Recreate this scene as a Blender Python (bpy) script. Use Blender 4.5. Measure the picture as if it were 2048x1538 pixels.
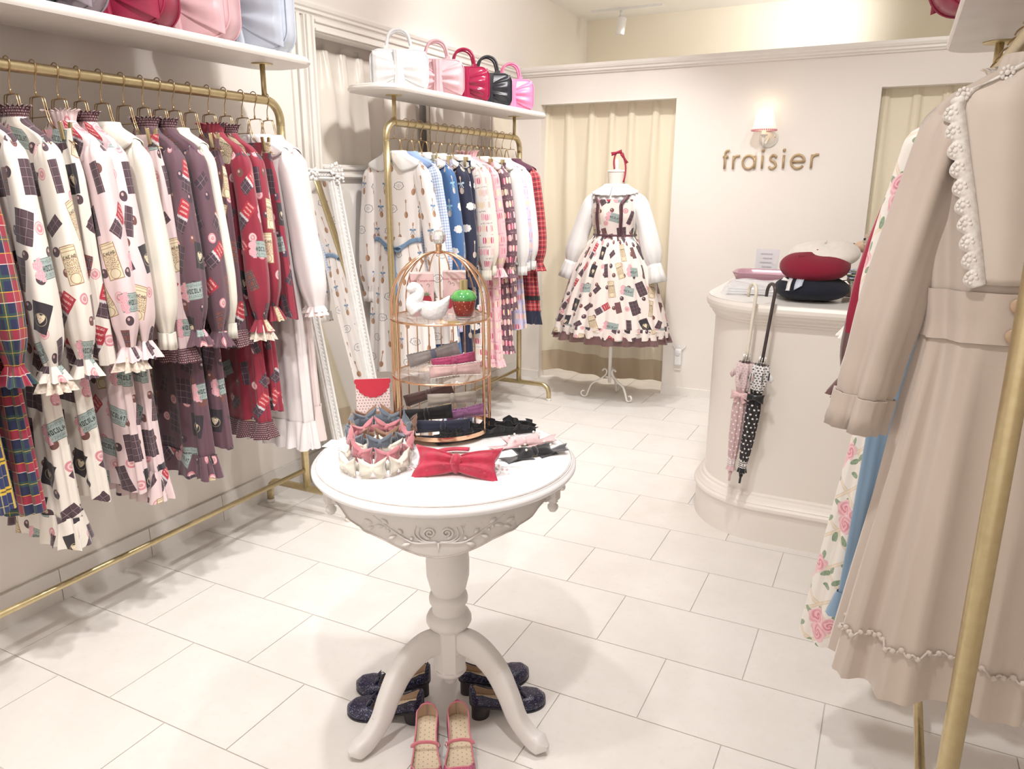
import bpy, math, random
import numpy as np
from mathutils import Matrix, Vector
PI = math.pi
for o in list(bpy.data.objects):
    bpy.data.objects.remove(o)
scene = bpy.context.scene
COL = scene.collection

# ---------------------------------------------------------------- camera
cam_d = bpy.data.cameras.new('camera')
cam_d.sensor_width = 36.0
cam_d.lens = 1501.0 / 2048.0 * 36.0
cam_d.clip_start = 0.05
cam = bpy.data.objects.new('camera', cam_d)
_y = np.array((781., 397., -1501.)); _y /= np.linalg.norm(_y)
_x = np.array((3088., -400., 1501.)); _x -= _y * _x.dot(_y); _x /= np.linalg.norm(_x)
_z = np.cross(_x, _y)
_R = np.array([_x, _y, _z])
M = Matrix([list(_R[0]) + [0.0], list(_R[1]) + [0.0], list(_R[2]) + [1.5], [0, 0, 0, 1]])
cam.matrix_world = M
COL.objects.link(cam)
scene.camera = cam

# ---------------------------------------------------------------- world, exposure
w = bpy.data.worlds.new('mall_light'); scene.world = w; w.use_nodes = True
bg = w.node_tree.nodes['Background']
bg.inputs[0].default_value = (1.0, 0.905, 0.825, 1)
bg.inputs[1].default_value = 0.78
vs = scene.view_settings
vs.view_transform = 'Standard'; vs.look = 'None'; vs.gamma = 1.0; vs.use_curve_mapping = False
vs.exposure = 0.71

# ---------------------------------------------------------------- ceiling spot lights of the shop, plus added fill spots
def spot(loc, aim, watt, size=95, blend=0.9, rad=0.05, col=(1.0, 0.97, 0.945)):
    d = bpy.data.lights.new('ceiling_and_fill_spot', 'SPOT'); d.energy = watt; d.spot_size = math.radians(size)
    d.spot_blend = blend; d.shadow_soft_size = rad; d.color = col
    o = bpy.data.objects.new('ceiling_and_fill_spot', d); o.location = loc
    o.rotation_euler = (Vector(aim) - Vector(loc)).to_track_quat('-Z', 'Y').to_euler()
    COL.objects.link(o); return o
SPOTS = [((-1.30, 0.50, 2.86), (-2.1, 1.0, 0.6), 95), ((-1.30, 1.50, 2.86), (-2.2, 1.9, 0.7), 95),
         ((-1.30, 2.60, 2.86), (-2.2, 2.9, 0.9), 95), ((-1.35, 3.70, 2.86), (-2.3, 4.2, 1.0), 95),
         ((-0.45, 0.60, 2.86), (-0.9, 1.5, 0.6), 95), ((-0.45, 2.10, 2.86), (-0.7, 2.7, 0.3), 95),
         ((-0.60, 3.60, 2.86), (-1.0, 4.9, 0.6), 72), ((-1.60, 4.30, 2.86), (-1.8, 5.1, 0.9), 75), ((0.15, 3.60, 2.86), (0.25, 5.2, 1.0), 52)]  # last entry is a fill spot added to brighten the right-hand curtain
for a, b, e in SPOTS:
    spot(a, b, e * .62)
spot((-1.15, 4.10, 2.80), (-2.64, 4.7, 2.55), 38, size=85)  # added wall-wash fill that brightens the upper left wall, no fixture
spot((-0.6, 5.9, 2.60), (-1.0, 6.72, 2.7), 22, size=120)  # added fill that lifts the far wall above the partition, no fixture
spot((-1.25, 2.70, 2.80), (-2.64, 3.0, 2.6), 26, size=85)  # second added wash for the nearer part of the upper left wall
spot((-2.05, 6.35, 2.80), (-1.9, 5.9, 0.0), 60, size=120)      # behind the partition, over the fitting rooms
spot((0.35, 6.2, 2.80), (0.3, 5.9, 0.0), 45, size=120)

# ---------------------------------------------------------------- helpers: objects
def prop(o, label=None, cat=None, group=None, kind=None):
    if label: o['label'] = label
    if cat: o['category'] = cat
    if group: o['group'] = group
    if kind: o['kind'] = kind
    return o
def thing(name, label, cat, loc=(0, 0, 0), rot=(0, 0, 0), group=None):
    o = bpy.data.objects.new(name, None); o.empty_display_size = 0.05
    o.location = loc; o.rotation_euler = rot if not isinstance(rot, (int, float)) else (0, 0, rot)
    COL.objects.link(o); return prop(o, label, cat, group)

class MB:
    """collects vertices, faces, uvs of ONE mesh object"""
    def __init__(s): s.v = []; s.f = []; s.uv = []; s.n = 0; s.mi = []
    def add(s, geo, mi=0, M=None):
        V, F = geo[0], geo[1]; U = geo[2] if len(geo) > 2 else None
        V = np.asarray(V, float)
        if M is not None: V = V @ np.asarray(M)[:3, :3].T + np.asarray(M)[:3, 3]
        s.v.append(V)
        s.f += [[i + s.n for i in f] for f in (F.tolist() if isinstance(F, np.ndarray) else F)]
        s.mi += [mi] * len(F)
        s.uv.append(np.asarray(U, float) if U is not None else np.zeros((len(V), 2)))
        s.n += len(V); return s
    def build(s, name, mat, parent=None, smooth=True, loc=(0, 0, 0), rot=(0, 0, 0), angle=None):
        me = bpy.data.meshes.new(name)
        V = np.concatenate(s.v); me.from_pydata(V.tolist(), [], s.f)
        UV = np.concatenate(s.uv)
        if np.any(UV):
            lay = me.uv_layers.new(name='UVMap'); idx = np.empty(len(me.loops), np.int32)
            me.loops.foreach_get('vertex_index', idx); lay.data.foreach_set('uv', UV[idx].ravel())
        for m in (mat if isinstance(mat, (list, tuple)) else [mat]): me.materials.append(m)
        if max(s.mi, default=0): me.polygons.foreach_set('material_index', s.mi)
        if smooth: me.polygons.foreach_set('use_smooth', [True] * len(me.polygons))
        if smooth and angle: me.set_sharp_from_angle(angle=math.radians(angle))
        me.update()
        o = bpy.data.objects.new(name, me); o.location = loc; o.rotation_euler = rot
        COL.objects.link(o)
        if parent: o.parent = parent
        return o
def one(name, geo, mat, parent=None, smooth=True, **k): return MB().add(geo).build(name, mat, parent, smooth, **k)
def copy_tree(o, parent=None):
    c = o.copy(); COL.objects.link(c); c.parent = parent
    for ch in o.children: copy_tree(ch, c)
    return c
def solid(o, t, off=0):
    m = o.modifiers.new('thickness', 'SOLIDIFY'); m.thickness = t; m.offset = off; return o
def subd(o, n=1):
    m = o.modifiers.new('subdivision', 'SUBSURF'); m.levels = n; m.render_levels = n; return o
def bev(o, w, n=2):
    m = o.modifiers.new('bevel', 'BEVEL'); m.width = w; m.segments = n; m.limit_method = 'ANGLE'; return o

# ---------------------------------------------------------------- helpers: geometry
def grid(P, cu=False, cv=False, uv=None):
    P = np.asarray(P, float); n, m = P.shape[:2]
    I = np.arange(n * m).reshape(n, m)
    if cu: I = np.vstack([I, I[:1]])
    if cv: I = np.hstack([I, I[:, :1]])
    F = np.stack([I[:-1, :-1], I[:-1, 1:], I[1:, 1:], I[1:, :-1]], -1).reshape(-1, 4)
    return P.reshape(-1, 3), F, (uv.reshape(-1, 2) if uv is not None else None)
def box(x0, x1, y0, y1, z0, z1):
    V = [(x, y, z) for x in (x0, x1) for y in (y0, y1) for z in (z0, z1)]
    F = [(0, 1, 3, 2), (4, 6, 7, 5), (0, 4, 5, 1), (2, 3, 7, 6), (0, 2, 6, 4), (1, 5, 7, 3)]
    return np.array(V, float), F, None
def cbox(c, s): return box(c[0]-s[0]/2, c[0]+s[0]/2, c[1]-s[1]/2, c[1]+s[1]/2, c[2]-s[2]/2, c[2]+s[2]/2)
def tube(pts, r, n=8, closed=False, caps=True, flat=1.0):
    P = np.asarray(pts, float); k = len(P)
    r = np.full(k, r, float) if np.isscalar(r) else np.asarray(r, float)
    if closed: T = np.roll(P, -1, 0) - np.roll(P, 1, 0)
    else: T = np.gradient(P, axis=0)
    T /= np.maximum(np.linalg.norm(T, axis=1, keepdims=True), 1e-9)
    N = np.zeros_like(T); a = np.array((0, 0, 1.)) if abs(T[0, 2]) < .9 else np.array((1., 0, 0))
    nn = np.cross(np.cross(T[0], a), T[0]); nn /= np.linalg.norm(nn); N[0] = nn
    for i in range(1, k):
        nn = nn - T[i] * nn.dot(T[i]); nn /= max(np.linalg.norm(nn), 1e-9); N[i] = nn
    B = np.cross(T, N); th = np.linspace(0, 2 * PI, n, endpoint=False)
    G = P[:, None] + r[:, None, None] * (np.cos(th)[None, :, None] * N[:, None] * flat + np.sin(th)[None, :, None] * B[:, None])
    V, F, _ = grid(G, cu=closed, cv=True); F = F.tolist()
    if caps and not closed:
        F.append(list(range(n))[::-1]); F.append([(k - 1) * n + i for i in range(n)])
    return V, F, None
def lathe(prof, n=32, c=(0, 0, 0), caps=True, sx=1.0, sy=1.0):
    pr = np.asarray(prof, float); th = np.linspace(0, 2 * PI, n, endpoint=False)
    G = np.stack([pr[:, :1] * np.cos(th) * sx, pr[:, :1] * np.sin(th) * sy, np.repeat(pr[:, 1:2], n, 1)], -1) + np.array(c)
    V, F, _ = grid(G, cv=True); F = F.tolist(); k = len(pr)
    if caps:
        if pr[0, 0] > 1e-6: F.append(list(range(n))[::-1])
        if pr[-1, 0] > 1e-6: F.append([(k - 1) * n + i for i in range(n)])
    return V, F, None
def ellipsoid(c, r, n=16, m=10):
    ph = np.linspace(-PI / 2, PI / 2, m); th = np.linspace(0, 2 * PI, n, endpoint=False)
    G = np.stack([r[0] * np.cos(ph)[:, None] * np.cos(th), r[1] * np.cos(ph)[:, None] * np.sin(th), r[2] * np.repeat(np.sin(ph)[:, None], n, 1)], -1) + np.array(c)
    return grid(G, cv=True)
def prism(poly, z0, z1):
    p = np.asarray(poly, float); n = len(p)
    V = np.vstack([np.c_[p, np.full(n, z0)], np.c_[p, np.full(n, z1)]])
    F = [[i, (i + 1) % n, n + (i + 1) % n, n + i] for i in range(n)] + [list(range(n))[::-1], [n + i for i in range(n)]]
    return V, F, None
def xform(geo, M):
    V = np.asarray(geo[0]) @ np.asarray(M)[:3, :3].T + np.asarray(M)[:3, 3]
    return (V,) + tuple(geo[1:])
def TR(loc=(0, 0, 0), rot=(0, 0, 0), sc=(1, 1, 1)):
    from mathutils import Euler
    return np.array(Matrix.LocRotScale(Vector(loc), Euler(rot), Vector(sc)))
def spline(pts, n=24, closed=False):
    P = np.asarray(pts, float); k = len(P)
    if closed: P = np.vstack([P[-1], P, P[:2]])
    else: P = np.vstack([2 * P[0] - P[1], P, 2 * P[-1] - P[-2]])
    seg = k if closed else k - 1; out = []
    for t in np.linspace(0, seg, n, endpoint=not closed):
        i = min(int(t), seg - 1); f = t - i; a, b, c, d = P[i], P[i + 1], P[i + 2], P[i + 3]
        out.append(.5 * (2 * b + (c - a) * f + (2 * a - 5 * b + 4 * c - d) * f * f + (3 * b - a - 3 * c + d) * f ** 3))
    return np.array(out)
def sweep(path, prof, closed=False):
    """profile (offset outward, z) swept along a 2D path"""
    p = np.asarray(path, float); d = np.gradient(p, axis=0) if not closed else np.roll(p, -1, 0) - np.roll(p, 1, 0)
    d /= np.linalg.norm(d, axis=1, keepdims=True); nrm = np.c_[d[:, 1], -d[:, 0]]
    q = np.asarray(prof, float)
    G = np.stack([p[:, None, 0] + nrm[:, None, 0] * q[None, :, 0], p[:, None, 1] + nrm[:, None, 1] * q[None, :, 0], np.repeat(q[None, :, 1], len(p), 0)], -1)
    return grid(G, cu=closed)
def text_geo(s, size=1.0, shear=0.0, depth=0.0, align='CENTER'):
    cu = bpy.data.curves.new('lettering', 'FONT'); cu.body = s; cu.size = size; cu.shear = shear; cu.extrude = depth
    cu.align_x = align; cu.align_y = 'CENTER'; cu.resolution_u = 2
    o = bpy.data.objects.new('lettering', cu); COL.objects.link(o)
    dg = bpy.context.evaluated_depsgraph_get(); me = bpy.data.meshes.new_from_object(o.evaluated_get(dg))
    V = np.array([v.co for v in me.vertices]).reshape(-1, 3); F = [list(p.vertices) for p in me.polygons]
    bpy.data.objects.remove(o); bpy.data.curves.remove(cu); bpy.data.meshes.remove(me)
    return V, F, None

# ---------------------------------------------------------------- helpers: node expressions
class E:
    def __init__(s, nt, k): s.nt = nt; s.k = k
    def _m(s, op, *a):
        n = s.nt.nodes.new('ShaderNodeMath'); n.operation = op
        for i, x in enumerate((s,) + a):
            if isinstance(x, E): s.nt.links.new(x.k, n.inputs[i])
            else: n.inputs[i].default_value = x
        return E(s.nt, n.outputs[0])
    def __add__(s, o): return s._m('ADD', o)
    __radd__ = __add__
    def __sub__(s, o): return s._m('SUBTRACT', o)
    def __rsub__(s, o): return (s * -1.0) + o
    def __mul__(s, o): return s._m('MULTIPLY', o)
    __rmul__ = __mul__
    def __truediv__(s, o): return s._m('DIVIDE', o)
    def __lt__(s, o): return s._m('LESS_THAN', o)
    def __gt__(s, o): return s._m('GREATER_THAN', o)
    def floor(s): return s._m('FLOOR')
    def fract(s): return s._m('FRACT')
    def abs(s): return s._m('ABSOLUTE')
    def sin(s): return s._m('SINE')
    def cos(s): return s._m('COSINE')
    def sqrt(s): return s._m('SQRT')
    def max(s, o): return s._m('MAXIMUM', o)
    def min(s, o): return s._m('MINIMUM', o)
    def mod(s, o): return s._m('FLOORED_MODULO', o)
    def eq(s, o, e=.5): return s._m('COMPARE', o, e)
    def pow(s, o): return s._m('POWER', o)
def length(a, b): return (a * a + b * b).sqrt()
def rotate(x, y, ang): c = ang.cos(); d = ang.sin(); return x * c + y * d, y * c - x * d
def uv_of(nt):
    t = nt.nodes.new('ShaderNodeUVMap'); t.uv_map = 'UVMap'; sp = nt.nodes.new('ShaderNodeSeparateXYZ'); nt.links.new(t.outputs[0], sp.inputs[0])
    return E(nt, sp.outputs[0]), E(nt, sp.outputs[1])
def vec(nt, x, y, z=0.0):
    c = nt.nodes.new('ShaderNodeCombineXYZ')
    for i, a in enumerate((x, y, z)):
        if isinstance(a, E): nt.links.new(a.k, c.inputs[i])
        else: c.inputs[i].default_value = a
    return c.outputs[0]
def rnd(nt, x, y, z=0.0):
    n = nt.nodes.new('ShaderNodeTexWhiteNoise'); n.noise_dimensions = '3D'; nt.links.new(vec(nt, x, y, z), n.inputs['Vector'])
    s = nt.nodes.new('ShaderNodeSeparateXYZ'); nt.links.new(n.outputs['Color'], s.inputs[0])
    return E(nt, n.outputs['Value']), E(nt, s.outputs[0]), E(nt, s.outputs[1])
def noise(nt, vecsock=None, scale=5.0, detail=3.0, rough=.5):
    n = nt.nodes.new('ShaderNodeTexNoise'); n.inputs['Scale'].default_value = scale; n.inputs['Detail'].default_value = detail; n.inputs['Roughness'].default_value = rough
    if vecsock is not None: nt.links.new(vecsock, n.inputs['Vector'])
    return E(nt, n.outputs['Fac'])
def mix(nt, f, a, b):
    n = nt.nodes.new('ShaderNodeMix'); n.data_type = 'RGBA'; n.clamp_factor = True
    for sock, x in ((n.inputs[0], f), (n.inputs[6], a), (n.inputs[7], b)):
        if isinstance(x, E): nt.links.new(x.k, sock)
        elif isinstance(x, bpy.types.NodeSocket): nt.links.new(x, sock)
        elif isinstance(x, (int, float)): sock.default_value = x
        else: sock.default_value = tuple(x) + (1.0,)
    return n.outputs[2]
def steps(nt, f, cols):
    """constant colour steps over f in 0..1"""
    n = nt.nodes.new('ShaderNodeValToRGB'); cr = n.color_ramp; cr.interpolation = 'CONSTANT'
    while len(cr.elements) > 1: cr.elements.remove(cr.elements[-1])
    for i, c in enumerate(cols):
        e = cr.elements[0] if i == 0 else cr.elements.new(i / len(cols))
        e.position = i / len(cols); e.color = tuple(c) + (1.0,)
    nt.links.new(f.k, n.inputs[0]); return n.outputs[0]
def sep(nt, sock):
    s = nt.nodes.new('ShaderNodeSeparateXYZ'); nt.links.new(sock, s.inputs[0]); return [E(nt, o) for o in s.outputs]

MATS = {}
def mat(name, col=(.8, .8, .8), rough=.6, metal=0.0, fn=None, bump=None, **kw):
    if name in MATS: return MATS[name]
    m = bpy.data.materials.new(name); m.use_nodes = True; nt = m.node_tree; b = nt.nodes['Principled BSDF']
    b.inputs['Base Color'].default_value = tuple(col) + (1,); b.inputs['Roughness'].default_value = rough; b.inputs['Metallic'].default_value = metal
    for k, v in kw.items():
        b.inputs[k].default_value = v if not isinstance(v, tuple) or len(v) == 4 else tuple(v) + (1,)
    if fn: nt.links.new(fn(nt), b.inputs['Base Color'])
    if bump:
        bn = nt.nodes.new('ShaderNodeBump'); bn.inputs['Strength'].default_value = bump[1]; bn.inputs['Distance'].default_value = bump[2]
        nt.links.new(bump[0](nt).k, bn.inputs['Height']); nt.links.new(bn.outputs[0], b.inputs['Normal'])
    m.diffuse_color = tuple(col) + (1,)
    MATS[name] = m; return m
def ocoord(nt):
    t = nt.nodes.new('ShaderNodeTexCoord'); return t.outputs['Object']
def mottled(c1, c2, scale=4.0, detail=5.0):
    def fn(nt):
        n = noise(nt, ocoord(nt), scale, detail); return mix(nt, (n - .35) * 3.0, c1, c2)
    return fn
def fine(scale): return lambda nt: noise(nt, ocoord(nt), scale, 2.0)
# ---------------------------------------------------------------- materials of the setting
m_wall = mat('cream_paint', (.86, .81, .76), .75, fn=mottled((.87, .82, .77), (.85, .80, .745), 1.5))
m_wall2 = mat('yellow_cream_paint', (.86, .80, .68), .8, fn=mottled((.87, .81, .69), (.84, .77, .64), 1.2))
m_trim = mat('white_gloss_trim', (.88, .85, .80), .35, fn=mottled((.89, .86, .81), (.87, .83, .78), 6))
m_grout = mat('floor_grout', (.66, .62, .58), .9, fn=mottled((.67, .63, .59), (.62, .58, .54), 20))
def tile_fn(nt):
    oi = nt.nodes.new('ShaderNodeObjectInfo'); t = nt.nodes.new('ShaderNodeNewGeometry')
    r = E(nt, oi.outputs['Random'])
    pos = nt.nodes.new('ShaderNodeVectorMath'); pos.operation = 'ADD'; nt.links.new(t.outputs['Position'], pos.inputs[0])
    nt.links.new(vec(nt, r * 17.0, r * 9.0), pos.inputs[1])
    n = noise(nt, pos.outputs[0], 5.0, 7.0, .62); n2 = noise(nt, pos.outputs[0], 38.0, 4.0, .6)
    c = mix(nt, (n - .38) * 3.2, (.80, .765, .73), (.735, .70, .66))
    c = mix(nt, (n2 - .56) * 3.0, c, (.70, .66, .61))
    return mix(nt, r * .35, c, (.76, .73, .70))
m_tile = mat('cream_stone_tile', (.8, .77, .72), .34, fn=tile_fn)
m_ceil = mat('white_ceiling', (.86, .85, .83), .85, fn=mottled((.86, .85, .83), (.84, .83, .81), 2))
m_gold = mat('brushed_gold_metal', (.60, .50, .29), .36, .85, fn=mottled((.62, .52, .31), (.56, .46, .26), 60))
m_rubber = mat('white_rubber', (.8, .78, .72), .6, fn=mottled((.8, .78, .72), (.76, .73, .68), 30))
m_shelf = mat('white_washed_wood', (.80, .76, .72), .45, fn=lambda nt: mix(nt, (noise(nt, ocoord(nt), 9.0, 6.0) - .4) * 2.5, (.82, .78, .74), (.76, .715, .67)))
m_black = mat('black_line', (.05, .04, .04), .6, fn=mottled((.05, .04, .04), (.08, .06, .06), 30))

def struct(name, geos, m, smooth=False, parent=None, label=None):
    b = MB()
    for g in geos: b.add(g)
    o = b.build(name, m, parent, smooth)
    if not parent: prop(o, kind='structure', label=label)
    return o

# ---------------------------------------------------------------- floor with single tiles
XL, YB, ZC, XR, YF, YE = -2.64, 5.35, 2.90, 1.05, -1.6, 6.72
floor = struct('floor', [box(XL - .1, XR + .1, YF, YE + .1, -.12, -.004)], m_grout, label='cream stone tile floor with thin grey joints')
TW, TH_, TG = .485, .3165, .0035
rows = range(-4, 12)
for k in rows:
    y0, y1 = 2.148 + k * TH_ + TG / 2, 2.148 + (k + 1) * TH_ - TG / 2
    off = -.27 if k % 2 == 0 else -.5125
    for j in range(-6, 4):
        x0, x1 = max(off + j * TW + TG / 2, XL), min(off + (j + 1) * TW - TG / 2, XR)
        if x1 - x0 < .03 or y0 > 5.32 + .35: continue
        if x0 > .7 or (k < -3 and x0 > 0.3): continue
        o = one('tile', box(-(x1 - x0) / 2, (x1 - x0) / 2, -(y1 - y0) / 2, (y1 - y0) / 2, -.01, 0), m_tile, floor, False, loc=((x0 + x1) / 2, (y0 + y1) / 2, 0))

# ---------------------------------------------------------------- walls
wl = struct('wall_left', [box(XL - .12, XL, YF, 3.02, 0, ZC), box(XL - .12, XL, 3.02, YE, 0, 1.55), box(XL - .12, XL, 3.02, YE, 2.26, ZC),
                          box(XL - .12, XL, 5.28, YE, 1.55, 2.26), box(XL - .20, XL - .12, 2.9, 5.4, 1.4, 2.4)], m_wall, label='cream painted left wall of the shop')
O1, O2 = (-2.45, -1.44), (-.18, .84)
DZ = 2.08
wb = struct('wall_back', [box(XL, O1[0], YB, YB + .10, 0, 2.30), box(O1[1], O2[0], YB, YB + .10, 0, 2.30), box(O2[1], XR, YB, YB + .10, 0, 2.30),
                          box(O1[0], O1[1], YB, YB + .10, DZ, 2.30), box(O2[0], O2[1], YB, YB + .10, DZ, 2.30)], m_wall, label='cream partition wall with two curtained fitting room openings')
wu = struct('wall_upper', [box(XL, XR, YE, YE + .1, 0, ZC)], m_wall2, label='pale yellow far wall seen above the partition')
wr = struct('wall_right', [box(XR, XR + .1, YF, YE, 0, ZC)], m_wall, label='cream right wall of the shop')
struct('wall_fitting_room', [box(-1.0, -.94, YB + .1, YE, 0, 2.28)], m_wall2, label='cream wall between the two fitting rooms')
struct('ceiling', [box(XL - .1, XR + .1, YF, YE + .1, ZC, ZC + .1)], m_ceil, label='plain white ceiling')
# mouldings along the top of the partition and along the left wall
prof = [(0, 0), (.012, 0), (.016, .010), (.030, .014), (.030, .026), (.040, .032), (.046, .046), (.046, .056), (0, .056)]
struct('trim_1', [sweep([(XL + .0, YB), (-1.0, YB), (XR, YB)], [(a, 2.27 + b) for a, b in prof]), box(XL, XR, YB - .046, YB + .12, 2.326, 2.334)], m_trim, label='white stepped moulding along the top of the back partition')
struct('trim_2', [sweep([(XL, YF), (XL, 2.0), (XL, YB)], [(a, 2.285 + b) for a, b in prof])], m_trim, label='white stepped moulding running high along the left wall')
struct('trim_3', [box(XL, XL + .012, 2.925, 2.955, .14, 2.285), box(XL, XL + .022, 2.962, 2.985, .14, 2.285)], m_trim, label='narrow white vertical strip on left wall beside the framed window')
struct('trim_4', [box(O1[0] - .004, O1[1] + .004, YB - .004, YB + .10, DZ - .004, DZ + .002)], m_trim, label='white lintel edge above the left fitting room opening')
# tile skirting of the left wall, one object per tile
bl = struct('baseboard_left', [box(XL, XL + .006, YF, 5.35, 0, .128)], m_grout, label='low stone tile skirting along the left wall')
for i in range(13):
    y0 = .72 + i * .385; y1 = min(y0 + .382, 5.34)
    if y0 > 5.3: break
    d = .014 if y0 < 2.4 else .010
    one('tile', box(0, d, -(y1 - y0) / 2, (y1 - y0) / 2, 0, .126), m_tile, bl, False, loc=(XL + .001, (y0 + y1) / 2, 0))
struct('baseboard_back', [box(O1[1], O2[0], YB - .012, YB, 0, .06), box(XL, O1[0], YB - .012, YB, 0, .06)], m_trim, label='low white skirting board on the back partition')

# ---------------------------------------------------------------- framed window with curtain in the left wall
wn = thing('window_1', 'wide white moulded window frame with a cream curtain behind, in left wall', None, (0, 0, 0)); wn['kind'] = 'structure'
def framebar(name, a, b, z0, z1, vert=False):
    g = MB(); g.add(box(XL - .06, XL + .02, a, b, z0, z1))
    if vert:
        for s in (.2, .75): yy = a + (b - a) * s; g.add(box(XL, XL + .034, yy - .007, yy + .007, z0, z1))
    else:
        for s in (.2, .75): zz = z0 + (z1 - z0) * s; g.add(box(XL, XL + .034, a, b, zz - .007, zz + .007))
    o = g.build(name, m_trim, wn, False); bev(o, .003, 2); return o
framebar('frame_post', 3.015, 3.085, 1.535, 2.285, True)
framebar('frame_rail', 3.085, 5.30, 2.215, 2.285); framebar('frame_rail', 3.085, 5.30, 1.535, 1.605)
framebar('frame_post', 4.84, 4.90, 1.605, 2.215, True)
m_band0 = mat('brown_joint', (.35, .28, .22), .7, fn=mottled((.36, .29, .23), (.3, .24, .19), 20))
one('dark_joint', box(XL - .036, XL - .033, 4.174, 4.180, 1.605, 2.215), m_band0, wn, False)

one('panel', box(XL - .055, XL - .035, 4.170, 4.84, 1.605, 2.215), m_trim, wn, False)
one('panel', box(XL - .07, XL - .03, 4.90, 5.30, 1.605, 2.215), m_wall2, wn, False)

def satin(name, c1, c2, rough=.38):
    def fn(nt):
        n = noise(nt, ocoord(nt), 2.0, 2.0); return mix(nt, n, c1, c2)
    return mat(name, c1, rough, fn=fn, **{'Sheen Weight': .3})
m_cur = satin('cream_satin', (.88, .80, .64), (.85, .77, .59), .30)
m_cur2 = satin('ivory_satin', (.88, .83, .75), (.85, .79, .70), .30)
m_band = satin('beige_hem_band', (.66, .54, .38), (.62, .50, .35), .5)
def curtain(name, label, s0, s1, z0, z1, place, pitch, mt, band=None, seed=1, amp=.045, hem=None, kind_struct=False):
    """place(s, d, z) -> xyz ; ridges radiate from pinch pleats"""
    rg = np.random.default_rng(seed); n = int((s1 - s0) / .006); s = np.linspace(s0, s1, n)
    z = np.concatenate([np.linspace(z1, z1 - .14, 9), np.linspace(z1 - .16, z0, 24)])
    piv = np.arange(s0 + pitch * .35, s1, pitch); piv = piv + rg.uniform(-.02, .02, len(piv))
    t = (z1 - z) / (z1 - z0)
    d = np.zeros((len(z), n))
    ph = rg.uniform(0, 6, len(piv)); bend = rg.uniform(-.03, .03, len(piv))
    for i, p in enumerate(piv):
        wd = .010 + .055 * np.clip(t * 1.4, 0, 1) ** .7
        a = amp * (.55 + .45 * np.clip(t * 3, 0, 1)) * (1 + .15 * math.sin(ph[i]))
        c = p + bend[i] * t
        d += a[:, None] * np.exp(-((s[None] - c[:, None]) / wd[:, None]) ** 2)
        for e in (-1, 1):
            cc = p + e * (.018 + .01 * t); d += (.018 * np.exp(-t * 9))[:, None] * np.exp(-((s[None] - cc[:, None]) / .006) ** 2)
    d += .012 * np.sin(s * 23 + 1.3)[None] * t[:, None]
    zz = np.repeat(z[:, None], n, 1) + (0.012 * np.sin(s * 9 + seed))[None] * t[:, None] ** 3
    if hem is not None: zz = zz + hem(s)[None] * t[:, None] ** 4
    G = place(np.repeat(s[None], len(z), 0), d, zz)
    root = thing(name, label, 'curtain')
    k = len(z)
    if band:
        cut = np.argmin(abs(z - (z0 + band)))
        one('curtain_cloth', grid(G[:cut + 1]), mt, root); one('hem_band', grid(G[cut:]), m_band, root)
    else: one('curtain_cloth', grid(G), mt, root)
    for p in piv:                                   # hooks and the rail tape
        q = place(np.array([[p]]), np.array([[.0]]), np.array([[z1 + .012]]))[0, 0]
        one('curtain_hook', tube([q, q + (0, 0, .02)], .003, 5), m_rubber, root)
    return root
def place_back(y): return lambda s, d, z: np.stack([s, y - d, z], -1)
curtain('curtain', 'cream satin curtain with beige hem band behind the dressed mannequin', -2.49, -1.40, .055, 2.085, place_back(5.47), .165, m_cur, .135, 3, .05)
curtain('curtain', 'cream satin curtain half hidden behind the beige dress at right', -.22, .88, .055, 2.085, place_back(5.47), .165, m_cur, .135, 7, .05)
curtain('curtain', 'ivory satin curtain inside the white window frame on left wall', 3.07, 4.165, 1.60, 2.17, lambda s, d, z: np.stack([XL - .105 + d, s, z], -1), .155, m_cur2, None, 5, .045)
struct('trim_5', [box(O1[0] - .1, O1[1] + .1, 5.455, 5.475, 2.100, 2.120), box(O2[0] - .1, O2[1] + .1, 5.455, 5.475, 2.100, 2.120)], m_trim, label='white curtain rails inside the fitting room openings')

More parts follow.
